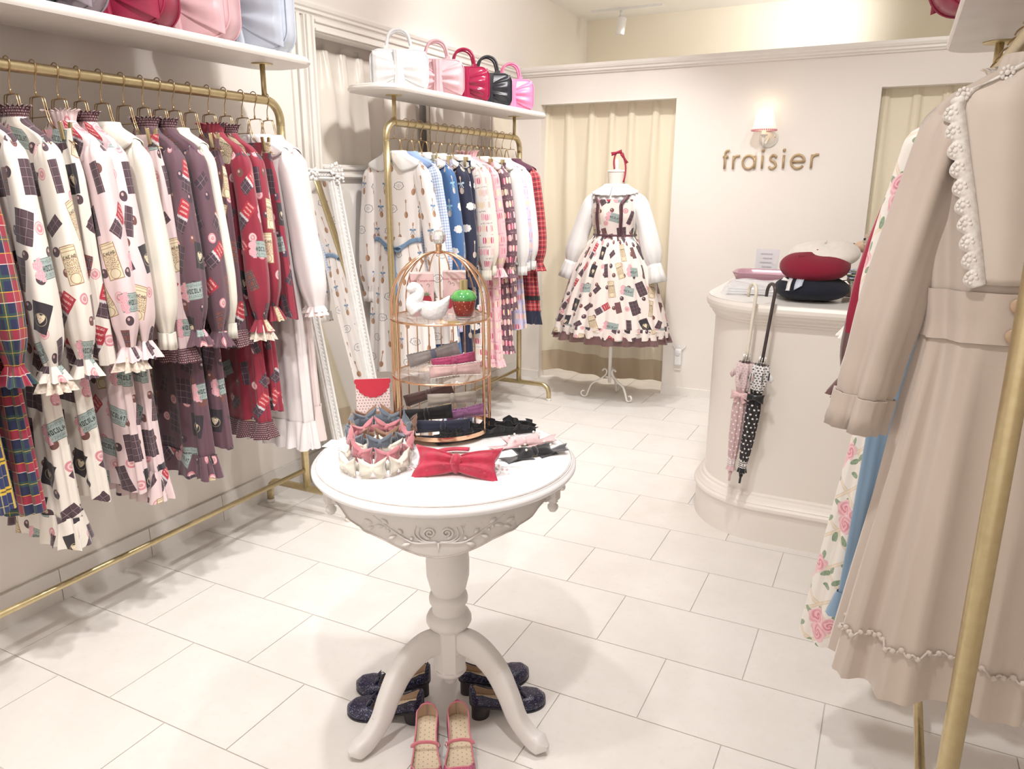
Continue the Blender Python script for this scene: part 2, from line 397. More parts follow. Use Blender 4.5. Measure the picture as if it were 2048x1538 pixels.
# ---------------------------------------------------------------- clothes racks
def rack(label, xc, y0, y1, zr, zs, sy0, sy1, sw=.15):
    R = .0175; t = thing('clothes_rack', label, 'clothes rack', (xc, (y0 + y1) / 2, 0), group='gold clothes racks')
    a, b = y0 - (y0 + y1) / 2, y1 - (y0 + y1) / 2; br = .075
    arc = lambda cy, cz, s, e: [(0, cy + br * math.cos(u), cz + br * math.sin(u)) for u in np.linspace(s, e, 9)]
    path = [(0, a, .115)] + [(0, a, z) for z in np.linspace(.3, zr - br - .02, 8)] + arc(a + br, zr - br, PI, PI / 2)
    one('post', tube(path[:9], R, 14), m_gold, t)
    pb = [(0, b, .115)] + [(0, b, z) for z in np.linspace(.3, zr - br - .02, 8)]
    one('post', tube(pb, R, 14), m_gold, t)
    rail = path[8:] + [(0, y, zr) for y in np.linspace(a + br + .02, b - br - .02, 10)] + arc(b - br, zr - br, PI / 2, 0) + [(0, b, zr - br - .02)]
    one('hanging_rail', tube(rail, R, 14), m_gold, t)
    one('lower_rail', tube([(0, a, .21), (0, b, .21)], .011, 12), m_gold, t)
    for yy in (a, b):
        q = .24; r2 = .06
        pts = [(-q, yy, .012), (-q, yy, .115 - r2)] + [(-q + r2 - r2 * math.cos(u), yy, .115 - r2 + r2 * math.sin(u)) for u in np.linspace(.15, PI / 2, 7)]
        pts += [(q - (x + q), y, z) for x, y, z in pts[::-1]]
        f = one('foot_bar', tube(pts, R * .95, 12), m_gold, t)
        for s in (-q, q): one('rubber_foot', lathe([(.017, 0), (.019, .004), (.019, .016), (.016, .018)], 14, (s, yy, 0)), m_rubber, f)
    for yy in (a + br * 1.05, b - br * 1.05):
        one('shelf_support', tube([(0, yy, zr), (0, yy, zs)], .0105, 10), m_gold, t)
        one('flange', lathe([(.0, zs - .003), (.042, zs - .003), (.042, zs), (0, zs)], 24, (0, yy, 0), caps=False), m_gold, t)
    # shelf board: long rounded plank with an ogee edge
    s0, s1 = sy0 - (y0 + y1) / 2, sy1 - (y0 + y1) / 2
    def outline(off):
        w = sw + off; rr = sw * .72; P = []
        for cx, cy, st in ((w - rr, s1 + off - rr, 0), (-w + rr, s1 + off - rr, PI / 2), (-w + rr, s0 - off + rr, PI), (w - rr, s0 - off + rr, 3 * PI / 2)):
            P += [(cx + rr * math.cos(st + u), cy + rr * math.sin(st + u)) for u in np.linspace(0, PI / 2, 12)]
        return np.array(P)
    ed = [(-.016, 0), (-.004, 0), (-.002, .004), (.002, .010), (.002, .016), (-.004, .019), (-.004, .026), (-.008, .030)]
    G = np.stack([np.c_[outline(o), np.full(48, zs + z)] for o, z in ed])
    V, F, _ = grid(G, cv=True); F = F.tolist(); F.append(list(range(48))[::-1]); F.append([7 * 48 + i for i in range(48)])
    sh = one('shelf', (V, F, None), m_shelf, t, angle=40)
    return t
RK1 = dict(x=-2.35, zr=1.835); RK2 = dict(x=-2.345, zr=1.810); RK3 = dict(x=.19, zr=1.79)
rack('gold clothes rack of chocolate print dresses along the left wall, shelf of bags on top', -2.35, .80, 2.52, 1.835, 1.972, .70, 2.62)
rack('gold clothes rack behind the round table holding spoon and macaron print dresses', -2.345, 3.255, 4.775, 1.810, 1.942, 3.09, 4.955)
rack('gold clothes rack at right edge of picture holding the long beige dress', .19, 1.335, 2.62, 1.79, 1.875, 1.05, 2.72, .122)
# ---------------------------------------------------------------- printed and woven fabrics
GLY = dict(C=(7, 4, 4, 4, 7), H=(5, 5, 7, 5, 5), O=(7, 5, 5, 5, 7), L=(4, 4, 4, 4, 7), A=(2, 5, 7, 5, 5), T=(7, 2, 2, 2, 2))
def word_mask(nt, x, y, word, w, h):
    """1 inside the letters of a word printed in the box |x|<w/2, |y|<h/2"""
    cols = []
    for ch in word:
        g = GLY[ch]
        for c in (2, 1, 0): cols.append(sum((1 << (4 - r)) for r in range(5) if g[r] >> c & 1))
        cols.append(0)
    n = len(cols); fx = x / w + .5; fy = y / h + .5
    v = steps(nt, fx.max(0.0).min(.999), [(c / 32.0,) * 3 for c in cols])
    val = (sep(nt, v)[0] * 32.0 + .5).floor(); r = (fy * 5.0).floor()
    bit = (val / E(nt, r._m('MULTIPLY', 1.0).k)._pow2()).floor().mod(2.0)
    return bit * (fx > 0.0) * (fx < 1.0) * (fy > 0.0) * (fy < 1.0)
def _pow2(s):
    n = s.nt.nodes.new('ShaderNodeMath'); n.operation = 'POWER'; n.inputs[0].default_value = 2.0; s.nt.links.new(s.k, n.inputs[1]); return E(s.nt, n.outputs[0])
E._pow2 = _pow2

def choc_print(ground, sc=1.28, dark=(.075, .042, .055), seed=0.0):
    def fn(nt):
        u, v = uv_of(nt); u = u / sc + seed; v = v / sc
        cu, cv = .092, .096
        # scattered small bonbons
        b_u, b_v = u / .066 + .25, v / .0565 + .3; br = b_v.floor(); b_u = b_u + br * .37; bc = b_u.floor()
        k1, k2, k3 = rnd(nt, bc, br, 3.0)
        bx, by = (b_u.fract() - .5 - (k2 - .5) * .3) * .066, (b_v.fract() - .5 - (k3 - .5) * .3) * .0565
        rad = length(bx, by); rb = k1 * .006 + .0085
        ball = (rad < rb) * (k2 > .36)
        col = mix(nt, ball, ground, mix(nt, k1 > .72, mix(nt, k3 > .5, dark, (.17, .07, .06)), (.62, .25, .29)))
        hl = length(bx + .003, by - .004) < (rb * .32)
        col = mix(nt, ball * hl, col, (.55, .36, .36))
        ring = ((rad * 700.0 + k3 * 4.0).sin() > .35) * ball * (k1 > .72)
        col = mix(nt, ring, col, (.80, .55, .55))
        # large motifs on a brick lattice
        rv = v / cv; row = rv.floor(); uu = u / cu + row * .5; cl = uu.floor()
        r1, r2, r3 = rnd(nt, cl, row)
        p = (uu.fract() - .5) * cu - (r3 - .5) * .016; q = (rv.fract() - .5) * cv - (r1 - .5) * .014
        t = (cl * 3.0 + row * 5.0 + (r1 * 2.0).floor()).mod(8.0)
        x, y = rotate(p, q, (r2 - .5) * .75 + t.eq(1.0) * -.65 + t.eq(6.0) * .9)
        size = steps(nt, (t + .5) / 8.0, [(.027, .037, 0), (.0175, .043, 0), (.0215, .044, 0), (.022, .034, 0), (.036, .023, 0), (.0165, .029, 0), (.024, .014, 0), (.013, .036, 0)])
        hx, hy, _ = sep(nt, size)
        taper = 1.0 + t.eq(3.0) * y * 4.5
        d = (x.abs() - hx * taper).max(y.abs() - hy)
        ins = d < 0.0
        base = steps(nt, (t + .5) / 8.0, [dark, (.42, .03, .05), (.74, .64, .46), (.03, .024, .032), (.36, .44, .42), (.22, .075, .06), dark, dark])
        # moulded squares of the bars
        isbar = t.eq(0.0) + t.eq(5.0) + t.eq(7.0) + t.eq(6.0)
        low = t.eq(1.0) * (y < -.004)
        gx = ((x / .0182 + .5).fract() - .5).abs(); gy = ((y / .0188).fract() - .5).abs()
        line = ((gx > .44) + (gy > .44)).min(1.0)
        base = mix(nt, low, base, dark)
        base = mix(nt, line * (isbar + low), base, (.19, .125, .145))
        base = mix(nt, ((gx > .36) + (gy > .36)).min(1.0) * (1.0 - line) * (isbar + low), base, (.045, .024, .034))
        nz = noise(nt, vec(nt, u, v), 420.0, 2.0)
        # torn foil edge of the red wrapper, its two lines of print
        base = mix(nt, t.eq(1.0) * ((y + .004 + (nz - .5) * .012).abs() < .0035), base, (.58, .55, .57))
        base = mix(nt, t.eq(1.0) * (y > .008) * ((y / .013).fract() > .6) * (nz > .48) * (x.abs() < .012), base, (.80, .45, .42))
        # cocoa jar: lid lines, scrollwork, blank label
        sc1 = t.eq(2.0) * (y.abs() < .020) * (nz > .52)
        base = mix(nt, sc1, base, (.32, .19, .10))
        base = mix(nt, t.eq(2.0) * (y > .024) * ((y / .0075).fract() < .22), base, (.40, .26, .14))
        base = mix(nt, t.eq(2.0) * ((d > -.0022) + (length(x, (y + .030) * 1.2) > .013) * (length(x, (y + .030) * 1.2) < .0148)).min(1.0), base, (.34, .21, .11))
        base = mix(nt, t.eq(2.0) * word_mask(nt, x, y - .0185, 'CACAO', .036, .0075), base, (.10, .07, .05))
        # dark tin: cream heart emblem
        hr = length(x, (y + .004) - x.abs() * .8)
        base = mix(nt, t.eq(3.0) * (hr < .0095) * (nz > .40), base, (.78, .66, .48))
        base = mix(nt, t.eq(3.0) * (length(x, y + .004) > .0135) * (length(x, y + .004) < .015), base, (.35, .28, .18))
        # green label with the word and a pink ribbon bow
        base = mix(nt, t.eq(4.0) * ((y.abs() > .010) * (y.abs() < .0185) * (nz > .53)), base, (.16, .20, .19))
        base = mix(nt, t.eq(4.0) * (d > -.0018), base, (.16, .20, .19))
        base = mix(nt, t.eq(4.0) * word_mask(nt, x - .004, y, 'CHOCOLAT', .060, .0125), base, (.045, .05, .05))
        col = mix(nt, ins, col, base)
        bxx = x + .030; bw = length(bxx * .8, (y.abs() - .010)) < .0105; bt = (length(bxx, y) < .006)
        bow = t.eq(4.0) * (bw + bt + (((bxx - y.abs() * .25).abs() < .006) * (y.abs() < .026))).min(1.0)
        col = mix(nt, bow, col, mix(nt, nz > .5, (.70, .32, .38), (.82, .48, .52)))
        return col
    return fn
def tartan(base, bands, pitch):
    """bands: (offset, width, colour, strength) as fractions of the pitch, both ways"""
    def fn(nt):
        u, v = uv_of(nt); c = base
        for o, wd, cc, s in bands:
            for ax in (u, v):
                m = ((ax / pitch + o).fract() - .5).abs() < wd / 2
                c = mix(nt, m * s, c, cc)
        return c
    return fn
def gingham(nt):
    u, v = uv_of(nt); a = ((u / .014).fract() < .5) * .5 + ((v / .014).fract() < .5) * .5
    return mix(nt, a, (.80, .84, .90), (.30, .42, .68))
def spoon_print(ground, metal, ink, bow, sc=1.0, cloud=None):
    def fn(nt):
        u, v = uv_of(nt); u = u / sc; v = v / sc
        cu, cv = .086, .115; rv = v / cv; row = rv.floor(); uu = u / cu + row * .5; cl = uu.floor()
        r1, r2, r3 = rnd(nt, cl, row); t = (cl + row * 2.0).mod(3.0)
        p = (uu.fract() - .5) * cu; q = (rv.fract() - .5) * cv; x, y = rotate(p, q, (r2 - .5) * .25)
        nz = noise(nt, vec(nt, u, v), 300.0, 2.0)
        c = ground
        plate = length(x, y * 1.45); wav = (E(nt, y.k)._m('ARCTAN2', x) * 9.0).sin() * .0022
        pr = plate + wav
        if cloud: c = mix(nt, t.eq(0.0) * (pr < .028), c, cloud)
        c = mix(nt, t.eq(0.0) * (pr > .0255) * (pr < .0295), c, ink)
        c = mix(nt, t.eq(0.0) * (pr < .014) * (nz > .55), c, ink)
        s = (1.0 - t.eq(0.0))
        bowl = length(x, (y + .030) * .68) < .0115
        hand = (x.abs() < (.0018 + (y > .03) * .0022)) * (y > -.02) * (y < .046)
        c = mix(nt, s * (bowl + hand).min(1.0), c, mix(nt, (x + .004) * 90.0, metal, tuple(a * .55 for a in metal)))
        bl = (length(x.abs() - .011, (y - .010) * 1.5) < .008) + ((x.abs() - (.016 - y) * .35).abs() < .002) * (y < .010) * (y > -.016)
        c = mix(nt, t.eq(2.0) * bl.min(1.0), c, bow)
        return c
    return fn
def macaron_print(ground, cols, ink):
    def fn(nt):
        u, v = uv_of(nt); cu, cv = .024, .066
        rv = v / cv; row = rv.floor(); uu = u / cu; cl = uu.floor()
        r1, r2, r3 = rnd(nt, cl, row); g = ((u / .105 + row * .5).fract() < .78)
        x = (uu.fract() - .5) * cu; y = (rv.fract() - .5) * cv - .006 - (r2 - .5) * .008
        d = (x.abs() / .0105)._m('POWER', 3.0) + (y.abs() / .0185)._m('POWER', 3.0)
        mac = (d < 1.0) * g
        base = steps(nt, r1, cols)
        base = mix(nt, (x.abs() < .0024), base, (.86, .72, .62))
        c = mix(nt, mac, ground, base)
        nz = noise(nt, vec(nt, u, v), 130.0, 1.0)
        scr = ((nz - .5).abs() < .035) * (((v / cv).fract() - .02).abs() < .10) * ((u / .15 + row * .37).fract() < .6)
        return mix(nt, scr, c, ink)
    return fn
def rose_print(nt):
    u, v = uv_of(nt); c = (.83, .78, .72)
    du, dv = (u * .62 + v * .78), (u * .62 - v * .78)
    for a in (du, dv):
        m = ((a / .078).fract() - .5).abs()
        c = mix(nt, m < .055, c, (.72, .60, .47)); c = mix(nt, m < .03, c, (.80, .69, .56))
    cu, cv = .135, .145; rv = v / cv; row = rv.floor(); uu = u / cu + row * .5; cl = uu.floor(); r1, r2, r3 = rnd(nt, cl, row)
    p = (uu.fract() - .5) * cu; q = (rv.fract() - .5) * cv
    nz = noise(nt, vec(nt, u, v), 60.0, 3.0); nf = noise(nt, vec(nt, u, v), 220.0, 2.0)
    for k in range(9):                                   # leaves
        a = k * 2.4; ox, oy = .044 * math.cos(a) * (1 + .25 * (k % 3)), .046 * math.sin(a) * (1 + .2 * (k % 2)) - .012
        x, y = p - ox, q - oy; ca, sa = math.cos(a + .5), math.sin(a + .5)
        lx, ly = x * ca + y * sa, y * ca - x * sa
        c = mix(nt, length(lx, ly * 2.1) < .0135, c, mix(nt, nf, (.10, .18, .10), (.42, .52, .36)))
    for ox, oy, r in ((-.016, .016, .022), (.020, .008, .021), (-.004, -.018, .023)):   # three roses
        x, y = p - ox, q - oy; rr = length(x, y); ang = E(nt, y.k)._m('ARCTAN2', x)
        pet = (rr * 620.0 + ang * 2.0 + nz * 7.0).sin()
        edge = r + (ang * 5.0).sin() * .0022
        rose = mix(nt, pet * .5 + .5, (.62, .17, .24), (.86, .52, .56))
        rose = mix(nt, (rr / r)._m('POWER', 2.0) * .7, rose, (.88, .62, .64))
        c = mix(nt, (rr - edge) < 0.0, c, rose)
    return c
def dots(ground, dot, pitch, r):
    def fn(nt):
        u, v = uv_of(nt); rv = v / pitch; row = rv.floor(); uu = u / pitch + row * .5
        return mix(nt, length(uu.fract() - .5, rv.fract() - .5) < r, ground, dot)
    return fn
def weave(c1, c2=None, sc=6.0):
    c2 = c2 or tuple(a * .93 for a in c1)
    return mottled(c1, c2, sc)
def fab(name, fn, rough=.72, sheen=.25, col=(.8, .8, .8), **k):
    return mat(name, col, rough, fn=fn, **dict({'Sheen Weight': sheen}, **k))
CRM, PNK, PUR, RED = (.80, .74, .67), (.76, .60, .61), (.125, .062, .085), (.27, .018, .042)
f_cc = fab('chocolate_print_cream', choc_print(CRM)); f_cp = fab('chocolate_print_pink', choc_print(PNK, seed=.33))
f_cu = fab('chocolate_print_purple', choc_print(PUR, dark=(.06, .035, .055), seed=.71)); f_cr = fab('chocolate_print_red', choc_print(RED, dark=(.07, .04, .065), seed=.15))
f_cm = fab('chocolate_print_mannequin', choc_print((.82, .73, .68), sc=1.25, seed=.52))
NAV, TRED, YEL, WHT, GRN = (.015, .02, .075), (.42, .02, .045), (.78, .52, .03), (.75, .72, .66), (.03, .09, .06)
f_t1 = fab('tartan_navy_yellow', tartan((.025, .035, .12), [(0, .22, YEL, .85), (0, .05, (.03, .02, .02), .9), (.5, .03, (.7, .6, .2), .5)], .085))
f_t2 = fab('tartan_navy_red', tartan(NAV, [(0, .30, TRED, .75), (.5, .16, GRN, .6), (.14, .02, WHT, .8), (-.14, .02, YEL, .7), (.5, .02, YEL, .5)], .10))
f_t3 = fab('tartan_red', tartan((.44, .025, .04), [(0, .16, (.02, .015, .03), .6), (.3, .03, (.8, .62, .45), .75), (.5, .05, (.02, .02, .05), .6), (.72, .02, (.8, .7, .6), .6)], .062))
f_gi = fab('gingham_blue', gingham)
f_sw = fab('spoon_print_white', spoon_print((.82, .77, .75), (.50, .28, .17), (.13, .16, .22), (.13, .26, .44)))
f_sd = fab('spoon_print_denim', spoon_print((.055, .145, .34), (.70, .64, .58), (.75, .75, .75), (.25, .52, .66), cloud=(.75, .74, .72)))
f_sn = fab('spoon_print_navy', spoon_print((.018, .022, .055), (.72, .62, .52), (.78, .77, .75), (.45, .62, .72), cloud=(.80, .78, .76)))
MC = [(.74, .20, .32), (.86, .52, .56), (.80, .66, .42), (.62, .09, .22), (.84, .40, .50), (.82, .62, .48)]
f_mw = fab('macaron_print_white', macaron_print((.84, .77, .73), MC, (.18, .12, .14)))
f_mp = fab('macaron_print_pink', macaron_print((.82, .50, .55), MC, (.40, .12, .20)))
f_mb = fab('macaron_print_brown', macaron_print((.145, .075, .10), MC, (.40, .26, .30)))
f_ml = fab('macaron_print_lavender', macaron_print((.60, .56, .76), MC, (.28, .22, .44)))
f_rose = fab('rose_trellis_print', rose_print, .6)
f_white = fab('white_cotton', weave((.85, .84, .83)), .6); f_ivory = fab('ivory_cotton', weave((.84, .80, .70)), .55)
f_ppink = fab('pale_pink_cloth', weave((.80, .68, .66)), .65); f_white2 = fab('white_pinkish_cloth', weave((.84, .79, .79)), .6)
f_beige = fab('beige_twill', weave((.57, .48, .415), (.53, .445, .385), 3), .62, .35, bump=(fine(900), .15, .001))
f_beige2 = fab('pale_beige_collar', weave((.63, .545, .48)), .62)
f_lace = fab('cream_lace', mottled((.80, .72, .62), (.55, .42, .34), 130), .8); f_wlace = fab('white_lace', mottled((.84, .81, .77), (.70, .65, .60), 150), .8)
f_dot = fab('burgundy_pin_dot', dots((.085, .022, .035), (.62, .48, .46), .008, .22)); f_burg = fab('burgundy_wool', weave((.33, .012, .045)), .85)
f_brown = fab('chocolate_brown_cloth', weave((.115, .045, .04)), .6); f_blue = fab('chambray_blue', weave((.24, .36, .50)), .7)
f_navy = fab('navy_cloth', weave((.015, .018, .045)), .8); f_blk = fab('black_velvet', weave((.006, .006, .008)), .9, .5)
f_ribbon = fab('dusty_blue_ribbon', weave((.17, .27, .42)), .45); f_choco_rib = fab('brown_ribbon', weave((.13, .055, .07)), .5)
m_hang = mat('bronze_wire', (.52, .37, .20), .28, .95, fn=mottled((.55, .40, .22), (.42, .29, .16), 40))

# ---------------------------------------------------------------- garment builder
def make_S(zk, ak, bk, waist, fold, seed, k=9, flat=.8, zhem=None, sharp=0.0):
    """surface function S(theta, z); front is -y, x across the hanger"""
    rg = np.random.default_rng(seed); z0, z1 = zk[0], zk[-1]
    tz = np.linspace(z0, z1, 500)
    def sm(val):
        y = np.interp(-tz, -np.asarray(zk), val); ker = np.hanning(23); ker /= ker.sum()
        return np.convolve(np.pad(y, 11, 'edge'), ker, 'valid')
    A, B = sm(ak), sm(bk); ph = rg.uniform(0, 2 * PI, 6); kk = rg.integers(-1, 2)
    def S(th, z, off=0.0):
        th, z = np.broadcast_arrays(np.asarray(th, float), np.asarray(z, float))
        a = np.interp(-z, -tz, A); b = np.interp(-z, -tz, B)
        t = np.clip((waist - z) / (waist - z1), 0, 1)
        wv = np.sin((k + kk) * th + ph[0] + .25 * np.sin(2 * th + ph[1])) + .5 * np.sin((2 * k + 1) * th + ph[2]) + .3 * np.sin(3 * th + ph[3])
        if sharp: wv = np.tanh(np.sin(k * th + .4) * sharp) + .35 * np.sin((k * 2) * th + ph[2])
        f = fold * (t ** .6) * wv * .6 + off
        bb = fold * .22 * (1 - t) * (np.sin(5 * th + ph[4]) + .6 * np.sin(11 * th + ph[5] + z * 9)) * np.clip((z0 - z) / .08, 0, 1)
        f = f + bb
        c, s = np.cos(th), np.sin(th); cx = np.sign(c) * abs(c) ** flat; sy = np.sign(s) * abs(s) ** flat
        nx, ny = c / np.maximum(a, .01), s / np.maximum(b, .01); nl = np.hypot(nx, ny) + 1e-9
        return np.stack([a * cx + f * nx / nl, b * sy + f * ny / nl, z + 0 * th], -1)
    return S
TH = np.linspace(PI / 2, PI / 2 + 2 * PI, 97)
def surf(S, za, zb, rows=40, th=TH, off=0.0, hemwave=0.0, seed=0):
    z = np.linspace(za, zb, rows); Z = np.repeat(z[:, None], len(th), 1)
    if hemwave: Z = Z + hemwave * np.sin(th * 3 + seed)[None] * np.linspace(0, 1, rows)[:, None] ** 3
    G = S(th[None], Z, off)
    ref = G[int(rows * .6)]; u = np.r_[0, np.cumsum(np.linalg.norm(np.diff(ref, axis=0), axis=1))]
    uv = np.stack([np.repeat(u[None], rows, 0), Z + 2.0], -1)
    return grid(G, uv=uv)
def frill(S, z, h, amp, k, seed=0, th=None, flare=.02, off=.004, rows=7):
    """gathered strip sewn on at height z"""
    th = np.linspace(PI / 2, PI / 2 + 2 * PI, k * 8 + 1) if th is None else th
    s = np.linspace(0, 1, rows)[:, None]
    base = S(th, np.full_like(th, z))
    o = base.copy(); c = base[:, :2].mean(0); nrm = np.gradient(base[:, :2], axis=0); nrm = np.c_[nrm[:, 1], -nrm[:, 0]]; nrm /= np.linalg.norm(nrm, axis=1, keepdims=True) + 1e-9
    wv = np.sin(th * k + seed) + .4 * np.sin(th * (k * .37) + seed * 2)
    D = off + s * flare + amp * s ** .7 * wv[None]
    G = np.concatenate([base[None, :, :2] + nrm[None] * D[..., None], (base[None, :, 2] - h * s - .15 * amp * s * wv[None])[..., None]], -1)
    u = np.r_[0, np.cumsum(np.linalg.norm(np.diff(G[-1], axis=0), axis=1))]
    uv = np.stack([np.repeat(u[None], rows, 0), G[..., 2] + 2.0], -1)
    return grid(G, uv=uv)
def sleeve_geo(P0, P1, P2, rx, ry, seed, rows=30, n=33, gather=.006, t0=0.0):
    rg = np.random.default_rng(seed); t = np.linspace(0, 1, rows)[:, None]
    P0, P1, P2 = map(np.asarray, (P0, P1, P2))
    C = (1 - t) ** 2 * P0 + 2 * t * (1 - t) * P1 + t * t * P2; T = np.gradient(C, axis=0); T /= np.linalg.norm(T, axis=1, keepdims=True)
    N2 = np.array((0, 1., 0)); N1 = np.cross(N2[None], T); N1 /= np.linalg.norm(N1, axis=1, keepdims=True); N3 = np.cross(T, N1)
    th = np.linspace(0, 2 * PI, n)[None]; tt = t[:, 0]
    a = np.interp(tt, [p[0] for p in rx], [p[1] for p in rx]); b = np.interp(tt, [p[0] for p in ry], [p[1] for p in ry])
    ker = np.hanning(5); ker /= ker.sum(); a = np.convolve(np.pad(a, 2, 'edge'), ker, 'valid'); b = np.convolve(np.pad(b, 2, 'edge'), ker, 'valid')
    ph = rg.uniform(0, 6, 4)
    f = gather * (np.sin(4 * th + ph[0] + t * 1.5) * .7 + np.sin(7 * th + ph[1]) * .5 * t + np.sin(11 * th + ph[2]) * .5 * np.clip(t * 3 - 2, 0, 1) + .8 * np.sin(9 * th + ph[3]) * np.clip(1 - t * 6, 0, 1))
    G = C[:, None] + (a[:, None] + f)[..., None] * np.cos(th)[..., None] * N1[:, None] + (b[:, None] + f * .8)[..., None] * np.sin(th)[..., None] * N3[:, None]
    u = th / (2 * PI) * (2 * PI * .05); v = (C[:, 2:3] + 2.0)
    uv = np.stack([np.repeat(seed * .137 - u, rows, 0), np.repeat(v, n, 1)], -1)
    return G, uv
def cuff_frill_geo(G, h, amp, k, seed, flare=.022):
    """ruffle continuing the last ring of a sleeve"""
    ring = G[-1]; c = ring.mean(0); d = (G[-1] - G[-3]).mean(0); d /= np.linalg.norm(d)
    n = 73; th = np.linspace(0, 2 * PI, n); m = len(ring)
    base = np.stack([np.interp(th, np.linspace(0, 2 * PI, m), ring[:, i]) for i in range(3)], -1)
    nr = base - c; nr /= np.linalg.norm(nr, axis=1, keepdims=True) + 1e-9
    s = np.linspace(0, 1, 6)[:, None]; wv = np.sin(th * k + seed) + .35 * np.sin(th * (k * 2 + 1) + seed)
    D = s * flare + amp * s ** .8 * wv[None]
    P = base[None] + nr[None] * D[..., None] + d * (h * s)[..., None] - np.array((0, 0, 1.)) * (.1 * amp * s * wv[None])[..., None]
    uv = np.stack([np.repeat((th * .05)[None], 6, 0), P[..., 2] + 2.0], -1)
    return grid(P, uv=uv)
GN = [0]
def add_sleeve(root, sg, S0, sl, seed):
    L = sl.get('len', .62); out = sl.get('out', .035) if sg == sl.get('open', 1) else sl.get('outw', .02); r = sl.get('r', .052); ry = sl.get('ry', .034); yo = sl.get('yo', -.012)
    x0, z0 = S0
    P0 = np.array((sg * (x0 - .03), 0, z0 + .004)); P2 = np.array((sg * (x0 + out), yo, z0 - L)); P1 = np.array((sg * (x0 + out * .42 + sl.get('bow', .012)), yo * .5, z0 - L * .42))
    cz = sl.get('pinch', .024)
    pr_ = [(0, .006), (.03, .026), (.09, r * .93), (.3, r * .92), (.75, r * sl.get('full', 1.12)), (.9, r), (.97, cz + .008), (1, cz)]
    sc = ry / r
    G, uv = sleeve_geo(P0, P1, P2, pr_, [(a, b * (sc if a > .05 else .9)) for a, b in pr_], seed, gather=sl.get('gather', .005))
    so = one('sleeve', grid(G, uv=uv), sl['m'], root)
    cu = sl.get('cuff', 'frill'); mc = sl.get('mc', sl['m'])
    if cu == 'frill': one('cuff_frill', cuff_frill_geo(G, .055, .009, 8, seed), mc, so)
    elif cu == 'lace':
        one('cuff_frill', cuff_frill_geo(G, .045, .008, 7, seed), sl['m'], so)
        one('lace_edge', cuff_frill_geo(G + (0, 0, -.010), .066, .012, 9, seed + 1, .026), f_lace, so)
    elif cu == 'band':
        P = np.repeat(G[-1][None], 4, 0); c = P.mean(1, keepdims=True); d = (G[-1] - G[-3]).mean(0); d /= np.linalg.norm(d); h = sl.get('band', .055)
        P = c + (P - c) * sl.get('bandw', 1.25) + np.array([0, .02, .5, 1.])[:, None, None] * d * h; P[3] = c[3] + (P[3] - c[3]) * 1.02 + 0
        b = one('cuff', grid(P, uv=np.ones((4, P.shape[1], 2)) * .01 + P[..., ::2]), mc, so); solid(b, .003)
    elif cu == 'frill2':
        one('cuff_frill', cuff_frill_geo(G, .022, .004, 10, seed, .012), mc, so); one('cuff_lining', cuff_frill_geo(G, .038, .007, 7, seed + 2, .018), sl.get('m2', mc), so)
    return so
